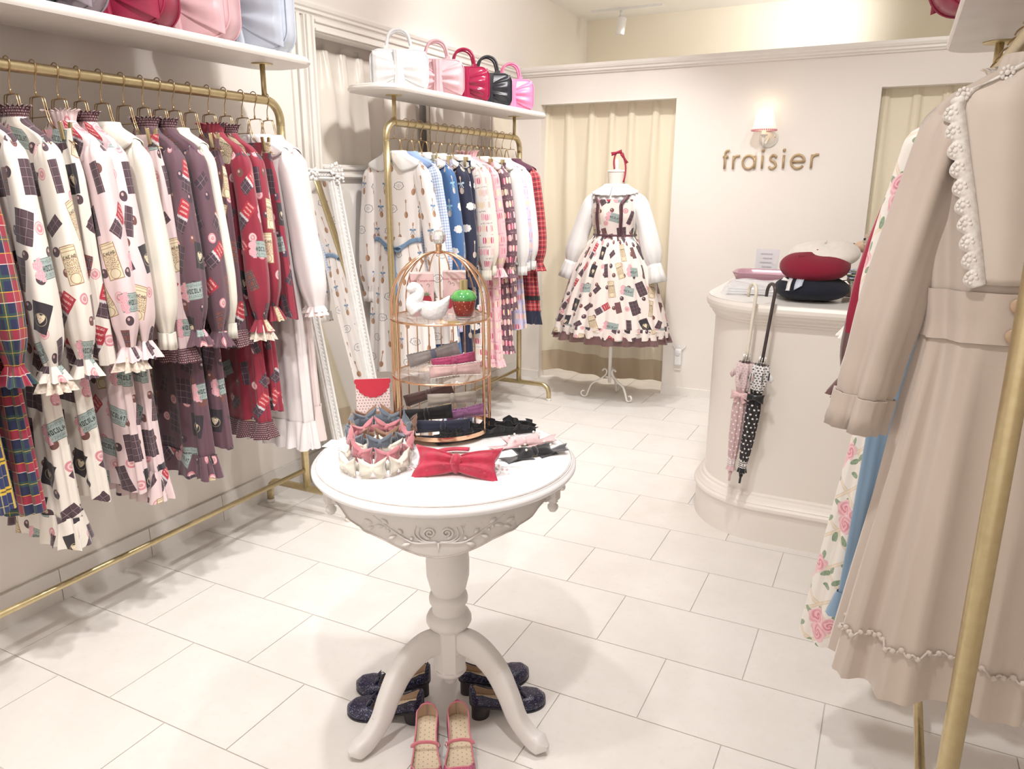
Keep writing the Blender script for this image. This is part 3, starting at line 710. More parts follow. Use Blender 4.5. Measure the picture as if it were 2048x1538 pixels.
def garment(name, label, cat, group, loc, m, L=1.1, a=.182, ah=.235, b=.026, bh=.040, sl=None, collar=None, mcol=None, hem=None, fold=.013, rotz=0.0, waist=True, kind='dress', k=9, seed=None, drop=.165, parts=None, sharp=0.0, mid=.5):
    GN[0] += 1; seed = GN[0] if seed is None else seed
    root = thing(name, label, cat, loc, rotz, group)
    zn = -drop; zs = zn - .066
    if kind == 'skirt':
        zk = [zn - .03, zn - .07, zn - .16, zn - .03 - L]; ak = [.155, .152, .175, ah]; bk = [.010, .012, .022, bh]; wz = zn - .05
        S = make_S(zk, ak, bk, wz, fold, seed, k); zt, zh = zk[0], zk[-1]
        one('waistband', surf(S, zt, zt - .04, 6), m, root); one('skirt', surf(S, zt - .04, zh, 34, hemwave=.008, seed=seed), m, root)
    else:
        aw, bw = (a * .80, b * .95) if waist else (a * 1.02, b)
        zw = zs - .36
        if kind == 'blouse': zk = [zn, zn - .012, zs + .006, zs - .10, zs - L]; ak = [.056, .062, a, a * 1.02, ah]; bk = [.026, .026, b, b * 1.05, bh]; wz = zs - .1
        else: zk = [zn, zn - .012, zs + .006, zs - .10, zw, zw - .04, zw - .2, zs - L]; ak = [.056, .062, a, a * .97, aw, aw * 1.05, aw + (ah - aw) * mid, ah]; bk = [.026, .026, b, b * 1.1, bw, bw * 1.1, (bw + bh) / 2, bh]; wz = zw
        S = make_S(zk, ak, bk, wz, fold, seed, k, sharp=sharp); zh = zk[-1]
        if kind == 'dress':
            one('bodice', surf(S, zn, zw, 26), m, root); one('skirt', surf(S, zw, zh, 34, hemwave=.010, seed=seed), m, root)
        else: one('bodice', surf(S, zn, zh, 34, hemwave=.008, seed=seed), m, root)
    if sl:
        for sg in (-1, 1): add_sleeve(root, sg, (a, zs), sl, seed * 2 + (sg > 0))
    mcol = mcol or m
    if collar == 'ruffle':
        th = np.linspace(PI / 2, PI / 2 + 2 * PI, 161); s = np.linspace(0, 1, 6)[:, None]; wv = np.sin(th * 19 + seed)
        base = S(th, np.full_like(th, zn)); G = base[None].repeat(6, 0)
        dirn = base[:, :2] / (np.linalg.norm(base[:, :2], axis=1, keepdims=True) + 1e-9)
        G[..., :2] += dirn[None] * (.012 * s + .010 * s * wv[None])[..., None]; G[..., 2] += .032 * np.sin(s * 1.9) + .004 * s * wv[None]
        one('ruffle_collar', grid(G, uv=np.stack([np.repeat((th * .06)[None], 6, 0), G[..., 2] + 2], -1)), mcol, root)
    elif collar in ('flat', 'sailor'):
        th = np.linspace(-PI / 2 + .03, 3 * PI / 2 - .03, 121); s = np.linspace(0, 1, 9)[:, None]
        fr = np.clip(-np.sin(th), 0, 1) ** 1.5; bk_ = np.clip(np.sin(th), 0, 1) ** 1.5; gap = np.minimum(th + PI / 2, 3 * PI / 2 - th); H = .046 + (.055 if collar == 'flat' else .06) * fr + (.05 if collar == 'flat' else .13) * bk_
        H = H * (1 - .55 * np.exp(-(gap / .16) ** 2))
        G = S(th[None], zn - s * H[None], .007 + .004 * np.sin(s * 3)); G[0, :, 2] += .006
        o = one('collar', grid(G), mcol, root); solid(o, .0025)
    elif collar == 'stand':
        o = one('collar', frill(lambda th, z: S(th, z) * (1, 1, 1), zn + .025, .026, .001, 9, seed, flare=0, off=.003), mcol, root)
    if hem:
        h, mh = hem; one('hem_frill', frill(S, zh + .012, h, .010, 20, seed, flare=.012), mh, root)
    if parts: parts(root, S, zn, zs, zh)
    return root, S
# ---------------------------------------------------------------- hangers
def hanger_geo():
    hook = [(.006, 0, -.030)] + [(.0215 * math.cos(u), 0, -.0175 + .0215 * math.sin(u)) for u in np.linspace(-.25, PI + .5, 16)][0:0]
    arc = [(.0205 * math.cos(u), 0, -.0175 + .0215 * math.sin(u)) for u in np.linspace(2.9, -.75, 18)]
    stem = spline([arc[-1], (.006, 0, -.050), (0, 0, -.066), (0, 0, -.100)], 10)
    b = MB().add(tube(np.vstack([arc, stem[1:]]), .0019, 6)); b.add(lathe([(.0035, -.1), (.0035, -.088), (.0022, -.084)], 8)); return b
def hanger_body():
    b = MB()
    for s in (-.0035, .0035):
        p = [(-.172, s, -.240), (-.11, s, -.210), (-.062, s, -.184), (-.045, s, -.146), (-.034, s, -.106), (-.018, s, -.1), (.018, s, -.1), (.034, s, -.106), (.045, s, -.146), (.062, s, -.184), (.11, s, -.210), (.172, s, -.240)]
        b.add(tube(spline(p, 40), .0017, 6))
    b.add(tube([(-.055, 0, -.158), (.055, 0, -.158)], .0016, 6)); return b
HB = None
def hanger(label, loc, rotz=0.0, group='bronze wire hangers', clips=False):
    global HB
    t = thing('coat_hanger', label, 'hanger', loc, rotz, group)
    if HB is None: HB = (hanger_geo().build('hook', m_hang, t), hanger_body().build('shoulder_wire', m_hang, t))
    else:
        for q in HB: c = q.copy(); COL.objects.link(c); c.parent = t
    if clips:
        for s in (-1, 1):
            o = one('clip', cbox((0, -.011, 0), (.016, .006, .052)), m_gold, t, False, loc=(s * .13, -.002, -.20), rot=(.10, 0, 0)); bev(o, .002)
            o = one('clip', cbox((0, .011, 0), (.016, .006, .052)), m_gold, t, False, loc=(s * .13, .002, -.20), rot=(-.10, 0, 0)); bev(o, .002)
    return t
def short(lab):
    w_ = lab.split(',')[0].split()[:11]
    while w_[-1] in ('with', 'and', 'at', 'the', 'of', 'facing', 'beside', 'between', 'in', 'on', 'a', 'behind', 'red', 'far', 'its', 'to', 'after', 'round', 'blue', 'white', 'pink'): w_.pop()
    return 'bronze wire hanger of the ' + ' '.join(w_)
# ---------------------------------------------------------------- rack 1: chocolate prints
rg = np.random.default_rng(4)
G1 = 'clothes on the left rack'
def SL(m, cuff='frill', **k): return dict(m=m, cuff=cuff, **k)
R1 = [
 (1.130, 'dress', 'navy and yellow checked dress at the very left edge of the picture', f_t1, dict(sl=SL(f_t1, 'band', mc=f_navy), L=1.03, collar='flat')),
 (1.215, 'dress', 'navy and red tartan dress second from left edge on the left rack', f_t2, dict(sl=SL(f_t2, 'frill', len=.61), L=1.07, collar='ruffle', mcol=f_navy)),
 (1.330, 'dress', 'cream chocolate print dress next to the tartan dress, lace at its cuffs', f_cc, dict(sl=SL(f_cc, 'lace', len=.63), L=1.13, collar='ruffle', mcol=f_dot, hem=(.10, f_cc))),
 (1.425, 'dress', 'cream chocolate print dress with dark ruffled collar beside the clipped cream skirt', f_cc, dict(sl=SL(f_cc, 'frill', len=.63), L=1.10, collar='ruffle', mcol=f_dot)),
 (1.500, 'skirt', 'cream chocolate print skirt hung from gold clips', f_cc, dict(kind='skirt', L=.70, ah=.19)),
 (1.568, 'dress', 'pink chocolate print dress just after the clipped cream skirt', f_cp, dict(sl=SL(f_cp, 'lace', len=.62), L=1.12, collar='ruffle', mcol=f_cp)),
 (1.638, 'dress', 'pink chocolate print dress with burgundy dotted collar beside the ivory blouse', f_cp, dict(sl=SL(f_cp, 'frill', len=.61), L=1.08, collar='ruffle', mcol=f_dot, hem=(.11, f_cp))),
 (1.712, 'blouse', 'ivory blouse with pintucked cuffs between pink printed dress and pink printed skirt', f_ivory, dict(kind='blouse', sl=SL(f_ivory, 'band', len=.60, r=.056, full=1.2), L=.56, collar='flat', ah=.2)),
 (1.792, 'skirt', 'pink chocolate print skirt hung from gold clips', f_cp, dict(kind='skirt', L=.72, ah=.19, hem=(.05, f_dot))),
 (1.866, 'dress', 'purple chocolate print dress beside the pink clipped skirt, gold edged cuffs', f_cu, dict(sl=SL(f_cu, 'frill', len=.61), L=1.10, collar='ruffle', mcol=f_dot, hem=(.09, f_cu))),
 (1.932, 'dress', 'purple chocolate print dress with dotted ruffle collar beside the cream blouse', f_cu, dict(sl=SL(f_cu, 'frill', len=.63), L=1.08, collar='ruffle', mcol=f_dot)),
 (1.990, 'blouse', 'cream blouse with plain band cuffs between purple dress and purple skirt', f_ivory, dict(kind='blouse', sl=SL(f_ivory, 'band', len=.61, r=.05), L=.56, collar='flat', ah=.2)),
 (2.062, 'skirt', 'purple chocolate print skirt hung from gold clips', f_cu, dict(kind='skirt', L=.70, ah=.19, hem=(.06, f_dot))),
 (2.147, 'dress', 'crimson chocolate print dress with beige lace cuffs', f_cr, dict(sl=SL(f_cr, 'lace', len=.62), L=1.05, collar='ruffle', mcol=f_cr, hem=(.07, f_dot))),
 (2.226, 'dress', 'crimson chocolate print dress with dotted ruffle collar and gathered red cuffs', f_cr, dict(sl=SL(f_cr, 'frill', len=.58), L=1.02, collar='ruffle', mcol=f_dot)),
 (2.312, 'skirt', 'crimson chocolate print skirt hung from gold clips', f_cr, dict(kind='skirt', L=.68, ah=.23)),
 (2.378, 'dress', 'plain white dress with frilled cuffs and tiered hem at far end of the left rack', f_white2, dict(sl=SL(f_white2, 'frill2', out=.10, len=.60, r=.062, full=1.15, pinch=.034, m2=f_ppink), L=1.12, collar='flat', hem=(.12, f_white2))),
 (2.448, 'dress', 'pale pink dress with sailor collar, last on the left rack', f_ppink, dict(sl=SL(f_ppink, 'frill2', len=.60), L=1.06, collar='sailor', hem=(.16, f_ppink))),
]
for i, (y, nm, lab, m_, kw) in enumerate(R1):
    rz = float(rg.uniform(-.22, -.06)); zr = RK1['zr'] + .0175 + .004
    kw = dict(dict(fold=.011, a=.178, ah=.19), **kw)
    garment(nm, lab, nm, G1, (RK1['x'] + float(rg.uniform(-.008, .008)), y, zr), m_, rotz=rz, **kw)
    hanger(short(lab), (RK1['x'], y, zr), rz, 'hangers on the left rack', kw.get('kind') == 'skirt')

# ---------------------------------------------------------------- rack 2: spoons and macarons
G2 = 'clothes on the rack behind the table'
def spoon_dress_parts(root, S, zn, zs, zh):
    zw = zs - .36; th = np.linspace(PI, 2 * PI, 60)
    z = np.linspace(.012, -.012, 4)[:, None] + zw - .012 - .05 * np.exp(-((th - 1.5 * PI) / .5) ** 2)[None]
    sash = one('sash', grid(S(th[None], z, .006)), f_ribbon, root); solid(sash, .002)
    p = S(np.array([1.5 * PI]), np.array([zw - .06]))[0] + (0, -.012, 0)
    b = MB(); b.add(ellipsoid(p, (.013, .010, .012)))
    for s in (-1, 1): b.add(tube(spline([p, p + (s * .035, -.006, .010), p + (s * .055, -.002, .002), p + (s * .03, -.004, -.014), p], 16), .007, 8, flat=.5))
    for s, l in ((-1, .20), (1, .30)):
        b.add(tube(spline([p, p + (s * .006 + .004, -.006, -l * .5), p + (s * .010 + .014, -.003, -l)], 10), .014, 8, flat=.15))
    b.build('ribbon_bow', f_ribbon, sash)
    for i, (zz) in enumerate((zs - .13,)): pass
R2 = [
 (3.325, 'dress', 'white spoon print dress with round collar and blue sash facing the room', f_sw, dict(sl=SL(f_sw, 'band', len=.66, out=.10, mc=f_sw), L=1.10, collar='flat', mcol=f_white, ah=.23, bh=.05, fold=.014, parts=spoon_dress_parts)),
 (3.430, 'blouse', 'pale blue gingham blouse behind the white spoon print dress', f_gi, dict(kind='blouse', sl=SL(f_gi, 'band', len=.60), L=.60, collar='flat', ah=.2)),
 (3.500, 'skirt', 'white spoon print skirt hung between blue gingham and denim blue garments', f_sw, dict(kind='skirt', L=.98, ah=.25)),
 (3.570, 'dress', 'denim blue spoon print dress with white collar', f_sd, dict(sl=SL(f_sd, 'frill', len=.62), L=1.03, collar='flat', mcol=f_white)),
 (3.645, 'skirt', 'lavender macaron print skirt tucked behind the denim blue dress', f_ml, dict(kind='skirt', L=.94, ah=.19)),
 (3.725, 'dress', 'navy dress with white clouds and spoons print and white collar', f_sn, dict(sl=SL(f_sn, 'frill', len=.60, r=.058), L=1.06, collar='flat', mcol=f_white)),
 (3.815, 'skirt', 'navy spoon print skirt hidden beside the navy dress', f_sn, dict(kind='skirt', L=.98, ah=.19)),
 (3.900, 'dress', 'white macaron print dress with ivory cuffs', f_mw, dict(sl=SL(f_mw, 'band', len=.58, mc=f_ivory), L=1.12, collar='flat', mcol=f_white)),
 (3.975, 'blouse', 'ivory blouse between the white and the pink macaron dresses', f_ivory, dict(kind='blouse', sl=SL(f_ivory, 'band', len=.56), L=.56, collar='flat')),
 (4.055, 'dress', 'pink macaron print dress on the rack behind the table', f_mp, dict(sl=SL(f_mp, 'frill', len=.58), L=1.16, collar='ruffle', mcol=f_mp, hem=(.05, f_mp))),
 (4.125, 'skirt', 'pink macaron print skirt beside the pink macaron dress', f_mp, dict(kind='skirt', L=.96, ah=.19)),
 (4.200, 'dress', 'dark brown macaron print dress on the rack behind the table', f_mb, dict(sl=SL(f_mb, 'frill', len=.60), L=1.10, collar='flat', mcol=f_white, hem=(.05, f_mb))),
 (4.275, 'skirt', 'dark brown macaron print skirt beside the brown macaron dress', f_mb, dict(kind='skirt', L=.90, ah=.23)),
 (4.350, 'blouse', 'white blouse between brown and lavender macaron garments', f_white, dict(kind='blouse', sl=SL(f_white, 'band', len=.60), L=.58, collar='flat')),
 (4.430, 'dress', 'lavender macaron print dress on the rack behind the table', f_ml, dict(sl=SL(f_ml, 'band', len=.58, mc=f_white), L=1.02, collar='flat', mcol=f_white)),
 (4.520, 'blouse', 'white blouse between lavender macaron dress and red tartan dress', f_white, dict(kind='blouse', sl=SL(f_white, 'band', len=.58), L=.58, collar='flat')),
 (4.640, 'dress', 'red tartan dress with black velvet band, far end of the rack behind the table', f_t3, dict(sl=SL(f_t3, 'frill', len=.60), L=.94, collar='sailor', mcol=f_t3, hem=(.09, f_navy), ah=.22,
    parts=lambda r, S, zn, zs, zh: one('velvet_band', surf(S, zh + .115, zh + .085, 5, off=.005), f_blk, r))),
]
for i, (y, nm, lab, m_, kw) in enumerate(R2):
    rz = float(rg.uniform(-.08, .08)) if i else -.05; zr = RK2['zr'] + .0175 + .004
    kw = dict(dict(fold=.012, a=.18, ah=.23), **kw)
    garment(nm, lab, nm, G2, (RK2['x'] + float(rg.uniform(-.008, .008)), y, zr), m_, rotz=rz, **kw)
    hanger(short(lab), (RK2['x'], y, zr), rz, 'hangers on the rack behind the table', kw.get('kind') == 'skirt')
# ---------------------------------------------------------------- bows, used by many things
def wing(sg, w, h, puff, h0=.28, rip=5, notch=.10, n=28, rows=12, lift=0.0, seed=0, ramp=.16):
    s = np.linspace(0, 1, rows)[:, None]; th = np.linspace(0, 2 * PI, n, endpoint=False)[None]
    hh = h * (h0 + (1 - h0) * s ** .75); dd = puff * (.35 + .65 * np.sin(np.clip(s, 0, .97) * PI * .86 + .25)) * np.where(s > .9, .55, 1)
    r = 1 + ramp * np.sin(rip * 2 * th + seed) * (1 - .5 * s)
    x = sg * w * s * (1 + notch * (np.abs(np.cos(th)) - .5)); y = dd * np.sin(th) * r; z = hh * np.cos(th) * (1 + .05 * np.sin(rip * th + seed)) + lift * s ** 2
    G = np.stack([x + 0 * y, y, z], -1); V, F, _ = grid(G, cv=True); F = F.tolist(); F.append([(rows - 1) * n + i for i in range(n)])
    U = np.stack([G[..., 0], G[..., 2]], -1).reshape(-1, 2) + 1.0
    return V, F, U
def bow(b, M=None, w=.03, h=.018, puff=.006, knot=.006, tails=None, **k):
    M = np.eye(4) if M is None else M
    for sg in (-1, 1): b.add(wing(sg, w, h, puff, **k), M=M)
    V, F, _ = ellipsoid((0, 0, 0), (knot, puff * 1.15 + .001, h * k.get('h0', .28) * 1.35), 14, 9); b.add((V, F, V[:, ::2] + 1.0), M=M)
    for dx, dz, tw in (tails or []):
        p = np.array([(0, puff * .4, 0), (dx * .4, puff * .2, dz * .5), (dx, 0, dz)]); c = spline(p, 8)
        sidev = np.array((dz, 0, -dx)) / (np.hypot(dx, dz) + 1e-9); t = np.linspace(0, 1, 8)[:, None]
        wd = tw * (.35 + .65 * t); G = np.stack([c - sidev * wd, c + (0, -.001, 0), c + sidev * wd], 1); g = grid(G, uv=G[..., ::2] + 1.0); b.add(g, M=M)
        g2 = grid(G[:, ::-1] + (0, .0015, 0), uv=G[..., ::2] + 1.0); b.add(g2, M=M)
    return b

# ---------------------------------------------------------------- pedestal table
m_tab = mat('distressed_white_paint', (.74, .71, .69), .42, fn=lambda nt: mix(nt, (noise(nt, ocoord(nt), 26.0, 6.0, .7) - .66) * 9.0, mix(nt, noise(nt, ocoord(nt), 3.0, 3.0), (.755, .725, .71), (.72, .685, .665)), (.42, .36, .33)), bump=(lambda nt: noise(nt, ocoord(nt), 60.0, 4.0), .12, .002))
m_top = mat('glossy_white_paint', (.86, .85, .86), .25, fn=mottled((.87, .86, .87), (.84, .83, .84), 4))
m_groove = mat('worn_edge_brown', (.45, .38, .34), .7, fn=mottled((.48, .41, .37), (.62, .56, .52), 40))
TC = (-1.0, 1.595); TZ = .812
tb = thing('pedestal_table', 'round white distressed pedestal table with carved apron and three curved legs', 'table', (TC[0], TC[1], 0))
one('table_top', lathe([(.0, TZ - .034), (.325, TZ - .034), (.330, TZ - .030), (.341, TZ - .026), (.346, TZ - .019), (.346, TZ - .014), (.342, TZ - .009), (.338, TZ - .007), (.337, TZ - .0035), (.331, TZ - .0035), (.330, TZ - .0005), (.326, TZ), (0, TZ)], 96, caps=False), m_top, tb, angle=50)
PH0 = math.radians(-61.5)
kx = [a * 58 / 45 for a in (0, 6, 12, 18, 23, 26.0, 27.5, 29, 33, 37, 40, 41.2, 46.6)]; kd = [.107, .101, .088, .072, .064, .062, .054, .052, .046, .026, .018, .024, .024]
def apron_depth(ph): q = abs((ph + PI / 3) % (2 * PI / 3) - PI / 3); return np.interp(np.degrees(q), kx, kd)
th = np.linspace(0, 2 * PI, 361)[:-1]; dep = np.array([apron_depth(t) for t in th]); zt = TZ - .034
rr = np.array([.305, .309, .309, .305, .298, .290]); fz = np.array([0, 0, .90, .97, 1.0, 1.0])
one('rim_line', tube([(.3335 * math.cos(u), .3335 * math.sin(u), TZ - .0025) for u in np.linspace(0, 2 * PI, 120, endpoint=False)], .0012, 5, closed=True), m_groove, tb)
G = np.stack([np.stack([(r + .012 * f) * np.cos(th + PH0), (r + .012 * f) * np.sin(th + PH0), zt - dep * f], -1) for r, f in zip(rr, fz)] + [np.stack([.285 * np.cos(th + PH0), .285 * np.sin(th + PH0), zt + 0 * th], -1)])
one('apron', grid(G, cv=True), m_tab, tb, angle=50)
b = MB(); ed = []
for t in np.linspace(math.radians(-52), math.radians(52), 90):
    for_q = t + PH0; f = apron_depth(t) - .008; r = .3105 + .011
    ed.append((r * math.cos(for_q), r * math.sin(for_q), zt - f))
one('worn_edge_line', tube(ed, .0013, 5), m_groove, tb)
for q in range(3):
    a = PH0 + PI / 3 + q * 2 * PI / 3; c, s = math.cos(a), math.sin(a)
    Mx = np.array(Matrix.Translation((c * .316, s * .316, 0)) @ Matrix.Rotation(a, 4, 'Z'))
    b = MB().add(box(-.014, .014, -.016, .016, zt - .030, zt), M=Mx); o = b.build('apron_block', m_tab, tb, False); bev(o, .003)
    one('drop_finial', lathe([(.011, zt - .030), (.013, zt - .034), (.008, zt - .038), (.0135, zt - .045), (.0135, zt - .052), (.008, zt - .060), (.0, zt - .062)], 16, (c * .316, s * .316, 0)), m_tab, tb)
# carved scrolls and leaves on the front of the apron
def on_apron(u, d, lift=.0):                         # u metres along the apron from its centre, d metres below the rim
    r = .309 + .012 * (d / .08) + .001 + lift; a = PH0 + u * 1.22 / .315; return np.array((r * math.cos(a), r * math.sin(a), zt - d))
b = MB()
for sg in (-1, 1):
    sp = [on_apron(sg * (.016 + (.002 + .0105 * k / 22) * math.cos(k / 22 * 3.6 * PI + PI * .9)), .040 + (.002 + .0105 * k / 22) * math.sin(k / 22 * 3.6 * PI + PI * .9)) for k in range(23)]
    b.add(tube(sp, np.linspace(.0022, .0035, 23), 6))
    for off in (0, .008):
        b.add(tube(spline([on_apron(sg * (.034 + off), .028 - off * .4), on_apron(sg * (.037 + off), .044), on_apron(sg * (.026 + off * .5), .058 + off * .3), on_apron(sg * .002, .063)], 16), np.linspace(.001, .0026, 16), 6))
    b.add(tube(spline([on_apron(sg * .004, .061), on_apron(sg * .045, .064), on_apron(sg * .075, .048), on_apron(sg * .105, .030), on_apron(sg * .132, .014)], 26), np.linspace(.0032, .0012, 26), 6))
    for u, d, l, ang in ((.06, .069, .020, .35), (.088, .056, .020, .55), (.118, .036, .023, .25), (.142, .030, .022, -.25), (.136, .044, .018, .5), (.105, .022, .018, -.55), (.072, .040, .014, -.7)):
        p = spline([on_apron(sg * (u - l * .5 * math.cos(ang)), d - l * .5 * math.sin(ang)), on_apron(sg * u, d, .0015), on_apron(sg * (u + l * .5 * math.cos(ang)), d + l * .5 * math.sin(ang))], 9)
        b.add(tube(p, [.0005, .0024, .0040, .0048, .0050, .0045, .0034, .0018, .0004], 6))
    for u, d in ((.05, .054), (.096, .042), (.104, .036)):
        V, F, _ = ellipsoid(on_apron(sg * u, d), (.0045, .0045, .0045), 10, 6); b.add((V, F, None))
b.add(tube([on_apron(0, .062), on_apron(0, .085)], [.003, .0008], 6))
b.build('carved_ornament', m_tab, tb)
one('column', lathe([(.0, .762), (.05, .76), (.044, .70), (.046, .62), (.055, .56), (.060, .505), (.059, .46), (.050, .422), (.044, .412), (.0445, .408), (.052, .402), (.0545, .392), (.0535, .380), (.047, .370), (.0455, .358), (.047, .350), (.058, .342), (.0635, .330), (.064, .320), (.058, .308), (.046, .298), (.045, .295)], 40), m_tab, tb, angle=40)
hub = [(math.cos(k * PI / 4 + PI / 8 + PH0) * .047, math.sin(k * PI / 4 + PI / 8 + PH0) * .047) for k in range(8)]
one('hub', prism(hub, .168, .30), m_tab, tb, False)
one('bottom_finial', lathe([(.046, .170), (.047, .160), (.034, .146), (.024, .138), (.022, .130), (.018, .122), (.012, .118), (0, .116)], 24), m_tab, tb)
def leg(ang):
    c = spline([(.030, .262), (.085, .262), (.150, .218), (.192, .150), (.222, .085), (.268, .038), (.318, .026)], 40)
    d = np.gradient(c, axis=0); d /= np.linalg.norm(d, axis=1, keepdims=True); n = np.c_[-d[:, 1], d[:, 0]]
    t = np.linspace(0, 1, 40) ** .85; hh = np.interp(t, [0, .12, .3, .55, .8, .93, 1], [.030, .040, .038, .030, .025, .027, .007]); ww = np.interp(t, [0, .3, .8, .94, 1], [.022, .024, .022, .026, .008])
    th = np.linspace(0, 2 * PI, 20, endpoint=False); cx = np.sign(np.cos(th)) * abs(np.cos(th)) ** .6; sx = np.sign(np.sin(th)) * abs(np.sin(th)) ** .6
    P = np.stack([c[:, None, 0] + n[:, None, 0] * hh[:, None] * cx, ww[:, None] * sx + 0 * c[:, None, 0], np.maximum(c[:, None, 1] + n[:, None, 1] * hh[:, None] * cx, .0)], -1)
    V, F, _ = grid(P, cv=True); F = F.tolist(); F.append([39 * 20 + i for i in range(20)])
    return xform((V, F, None), np.array(Matrix.Rotation(ang, 4, 'Z')))
for a in (-118.5, -3.5, 119): one('leg', leg(math.radians(a)), m_tab, tb, angle=50)

# ---------------------------------------------------------------- things on the table
rh = np.array((.85, .53, 0)); fh = np.array((-.53, .85, 0)); FACE = math.atan2(.53, .85)       # right and away, seen from the front of the shop
m_rose = mat('polished_rose_gold', (.80, .52, .34), .16, 1.0, fn=mottled((.82, .54, .36), (.76, .48, .30), 30))
m_glass = mat('clear_glass', (.93, .95, .95), .03, fn=lambda nt: mix(nt, .5, (.95, .97, .97), (.95, .97, .97)), **{'Transmission Weight': .92, 'IOR': 1.45, 'Alpha': .55})
m_cryst = mat('crystal', (.98, .98, .98), .02, fn=lambda nt: mix(nt, .5, (.98, .98, .98), (.97, .98, .98)), **{'Transmission Weight': .85, 'IOR': 1.6})
m_mirror = mat('mirror_silver', (.90, .90, .89), .03, 1.0, fn=lambda nt: mix(nt, .5, (.9, .9, .89), (.9, .9, .89)))
CG = np.array((-1.105, 1.755, 0)); cg = thing('birdcage_stand', 'rose gold wire birdcage display stand with three tiers and crystal knob', 'display stand', (CG[0], CG[1], TZ), FACE)
RR = .137; Z0, Z1, Z2, Z3 = .018, .175, .336, .515
ringp = lambda r, z: [(r * math.cos(u), r * math.sin(u), z) for u in np.linspace(0, 2 * PI, 64, endpoint=False)]
one('base_tray', lathe([(0, Z0 - .004), (RR - .002, Z0 - .004), (RR + .002, Z0 - .002), (RR + .002, Z0 + .010), (RR - .001, Z0 + .010), (RR - .001, Z0), (0, Z0)], 64, caps=False), m_rose, cg, angle=40)
one('mirror_plate', lathe([(0, Z0 + .0008), (RR - .003, Z0 + .0008)], 64, caps=False), m_mirror, cg)
for z in (Z1, Z2):
    one('ring', tube(ringp(RR, z), .0032, 8, closed=True), m_rose, cg)
    one('glass_shelf', lathe([(0, z - .001), (RR - .002, z - .001), (RR - .002, z + .001), (0, z + .001)], 48, caps=False), m_glass, cg)
for k in range(17):
    a = math.radians(-32 + 244 * k / 16.0)           # open towards the front
    if k in (0, 16): r_ = .0030
    else: r_ = .0020
    p = [(RR * math.cos(a), RR * math.sin(a), z) for z in np.linspace(Z0, Z2 + .03, 10)]
    p += [((RR * math.cos(u)) * math.cos(a), (RR * math.cos(u)) * math.sin(a), Z2 + .03 + (Z3 - Z2 - .03) * math.sin(u)) for u in np.linspace(.12, PI / 2 - .05, 12)]
    one('wire', tube(p, r_, 6), m_rose, cg)
one('collar', lathe([(.010, Z3 - .006), (.012, Z3), (.008, Z3 + .004), (.009, Z3 + .018), (.007, Z3 + .022)], 18), m_rose, cg)
V, F, _ = ellipsoid((0, 0, Z3 + .038), (.021, .021, .020), 9, 6); one('crystal_knob', (V, F, None), m_cryst, cg, False)
for a in (-90, 30, 150): one('ball_foot', ellipsoid((.112 * math.cos(math.radians(a)), .112 * math.sin(math.radians(a)), .0075), (.0078, .0078, .0075), 14, 9), m_rose, cg)
one('maker_plate', cbox((.035, -.128, Z2 + .006), (.032, .002, .008)), m_gold, cg, False)

def at(dx, dy, z, base=CG): p = base + rh * dx + fh * dy; return (float(p[0]), float(p[1]), z)
def clip_bow(name, label, loc, rot, m1, w=.075, h=.019, puff=.012, m2=None, trim=None, cat='hair bow', knot=.010, scall=False):
    t = thing(name, label, cat, loc, rot, 'hair bows on the birdcage stand')
    b = MB()
    for sg in (-1, 1): b.add(wing(sg, w, h, puff, h0=.75, rip=3, notch=.02))
    o = b.build('ribbon_loops', m1, t)
    V, F, _ = ellipsoid((0, 0, 0), (knot, puff * 1.25, h * .9), 14, 9); one('knot', (V, F, None), m2 or m1, t)
    b = MB().add(box(-w * .9, w * .9, puff * .5, puff * .5 + .003, -.004, .004)); b.build('metal_clip', m_hang, t, False)
    if trim:
        for zz in (-h * .98, h * .98):
            u = np.linspace(-w, w, 60); hz = np.interp(abs(u) / w, [0, 1], [.78, 1.0])
            G = np.stack([np.stack([u, -puff * .55 + 0 * u, zz * hz], -1), np.stack([u, -puff * .6 + .0015 * np.sin(u * 900), zz * hz * 1.13 + .0012 * np.sin(u * 700)], -1)])
            solid(one('lace_trim', grid(G), trim, t), .0012)
    return t
def velvet(name, c): return fab(name, weave(c, tuple(a * .7 for a in c), 30), .85, .6)
v_navy = velvet('navy_velvet', (.012, .016, .045)); v_blk = velvet('black_crepe', (.006, .006, .008)); v_brn = velvet('brown_velvet', (.11, .055, .05)); v_crm = velvet('stone_grosgrain', (.56, .51, .44))
v_mau = velvet('mauve_ribbon', (.44, .18, .40)); v_gry = velvet('grey_ribbon', (.40, .37, .36)); v_hot = velvet('hot_pink_ribbon', (.66, .10, .26)); v_pal = velvet('powder_pink_ribbon', (.74, .50, .48)); v_slate = velvet('slate_ribbon', (.18, .20, .27)); v_pnk = velvet('light_pink_satin', (.80, .54, .55))
zb = TZ + Z0 + .003
clip_bow('hair_bow', 'navy hair bow lying at the front of the bottom tier of the birdcage stand', at(.0, -.075, zb + .020), (0, 0, FACE), v_navy)
clip_bow('hair_bow', 'black crepe hair bow piled over the navy one on the bottom tier', at(-.045, -.042, zb + .046), (.0, -.10, FACE), v_blk, .072, .021, .014)
clip_bow('hair_bow', 'mauve hair bow at right on the bottom tier of the birdcage stand', at(.066, -.012, zb + .040), (0, -.22, FACE - .2), v_mau, .060, .017, .012, trim=v_mau)
clip_bow('hair_bow', 'stone coloured hair bow on top of the pile on the bottom tier', at(.028, .012, zb + .075), (.1, -.03, FACE + .08), v_crm, .070, .018, .010)
clip_bow('hair_bow', 'brown velvet hair bow slanting at the back of the bottom tier', at(-.040, .050, zb + .078), (0, -.28, FACE), v_brn, .072, .018, .012)
zb = TZ + Z1 + .002
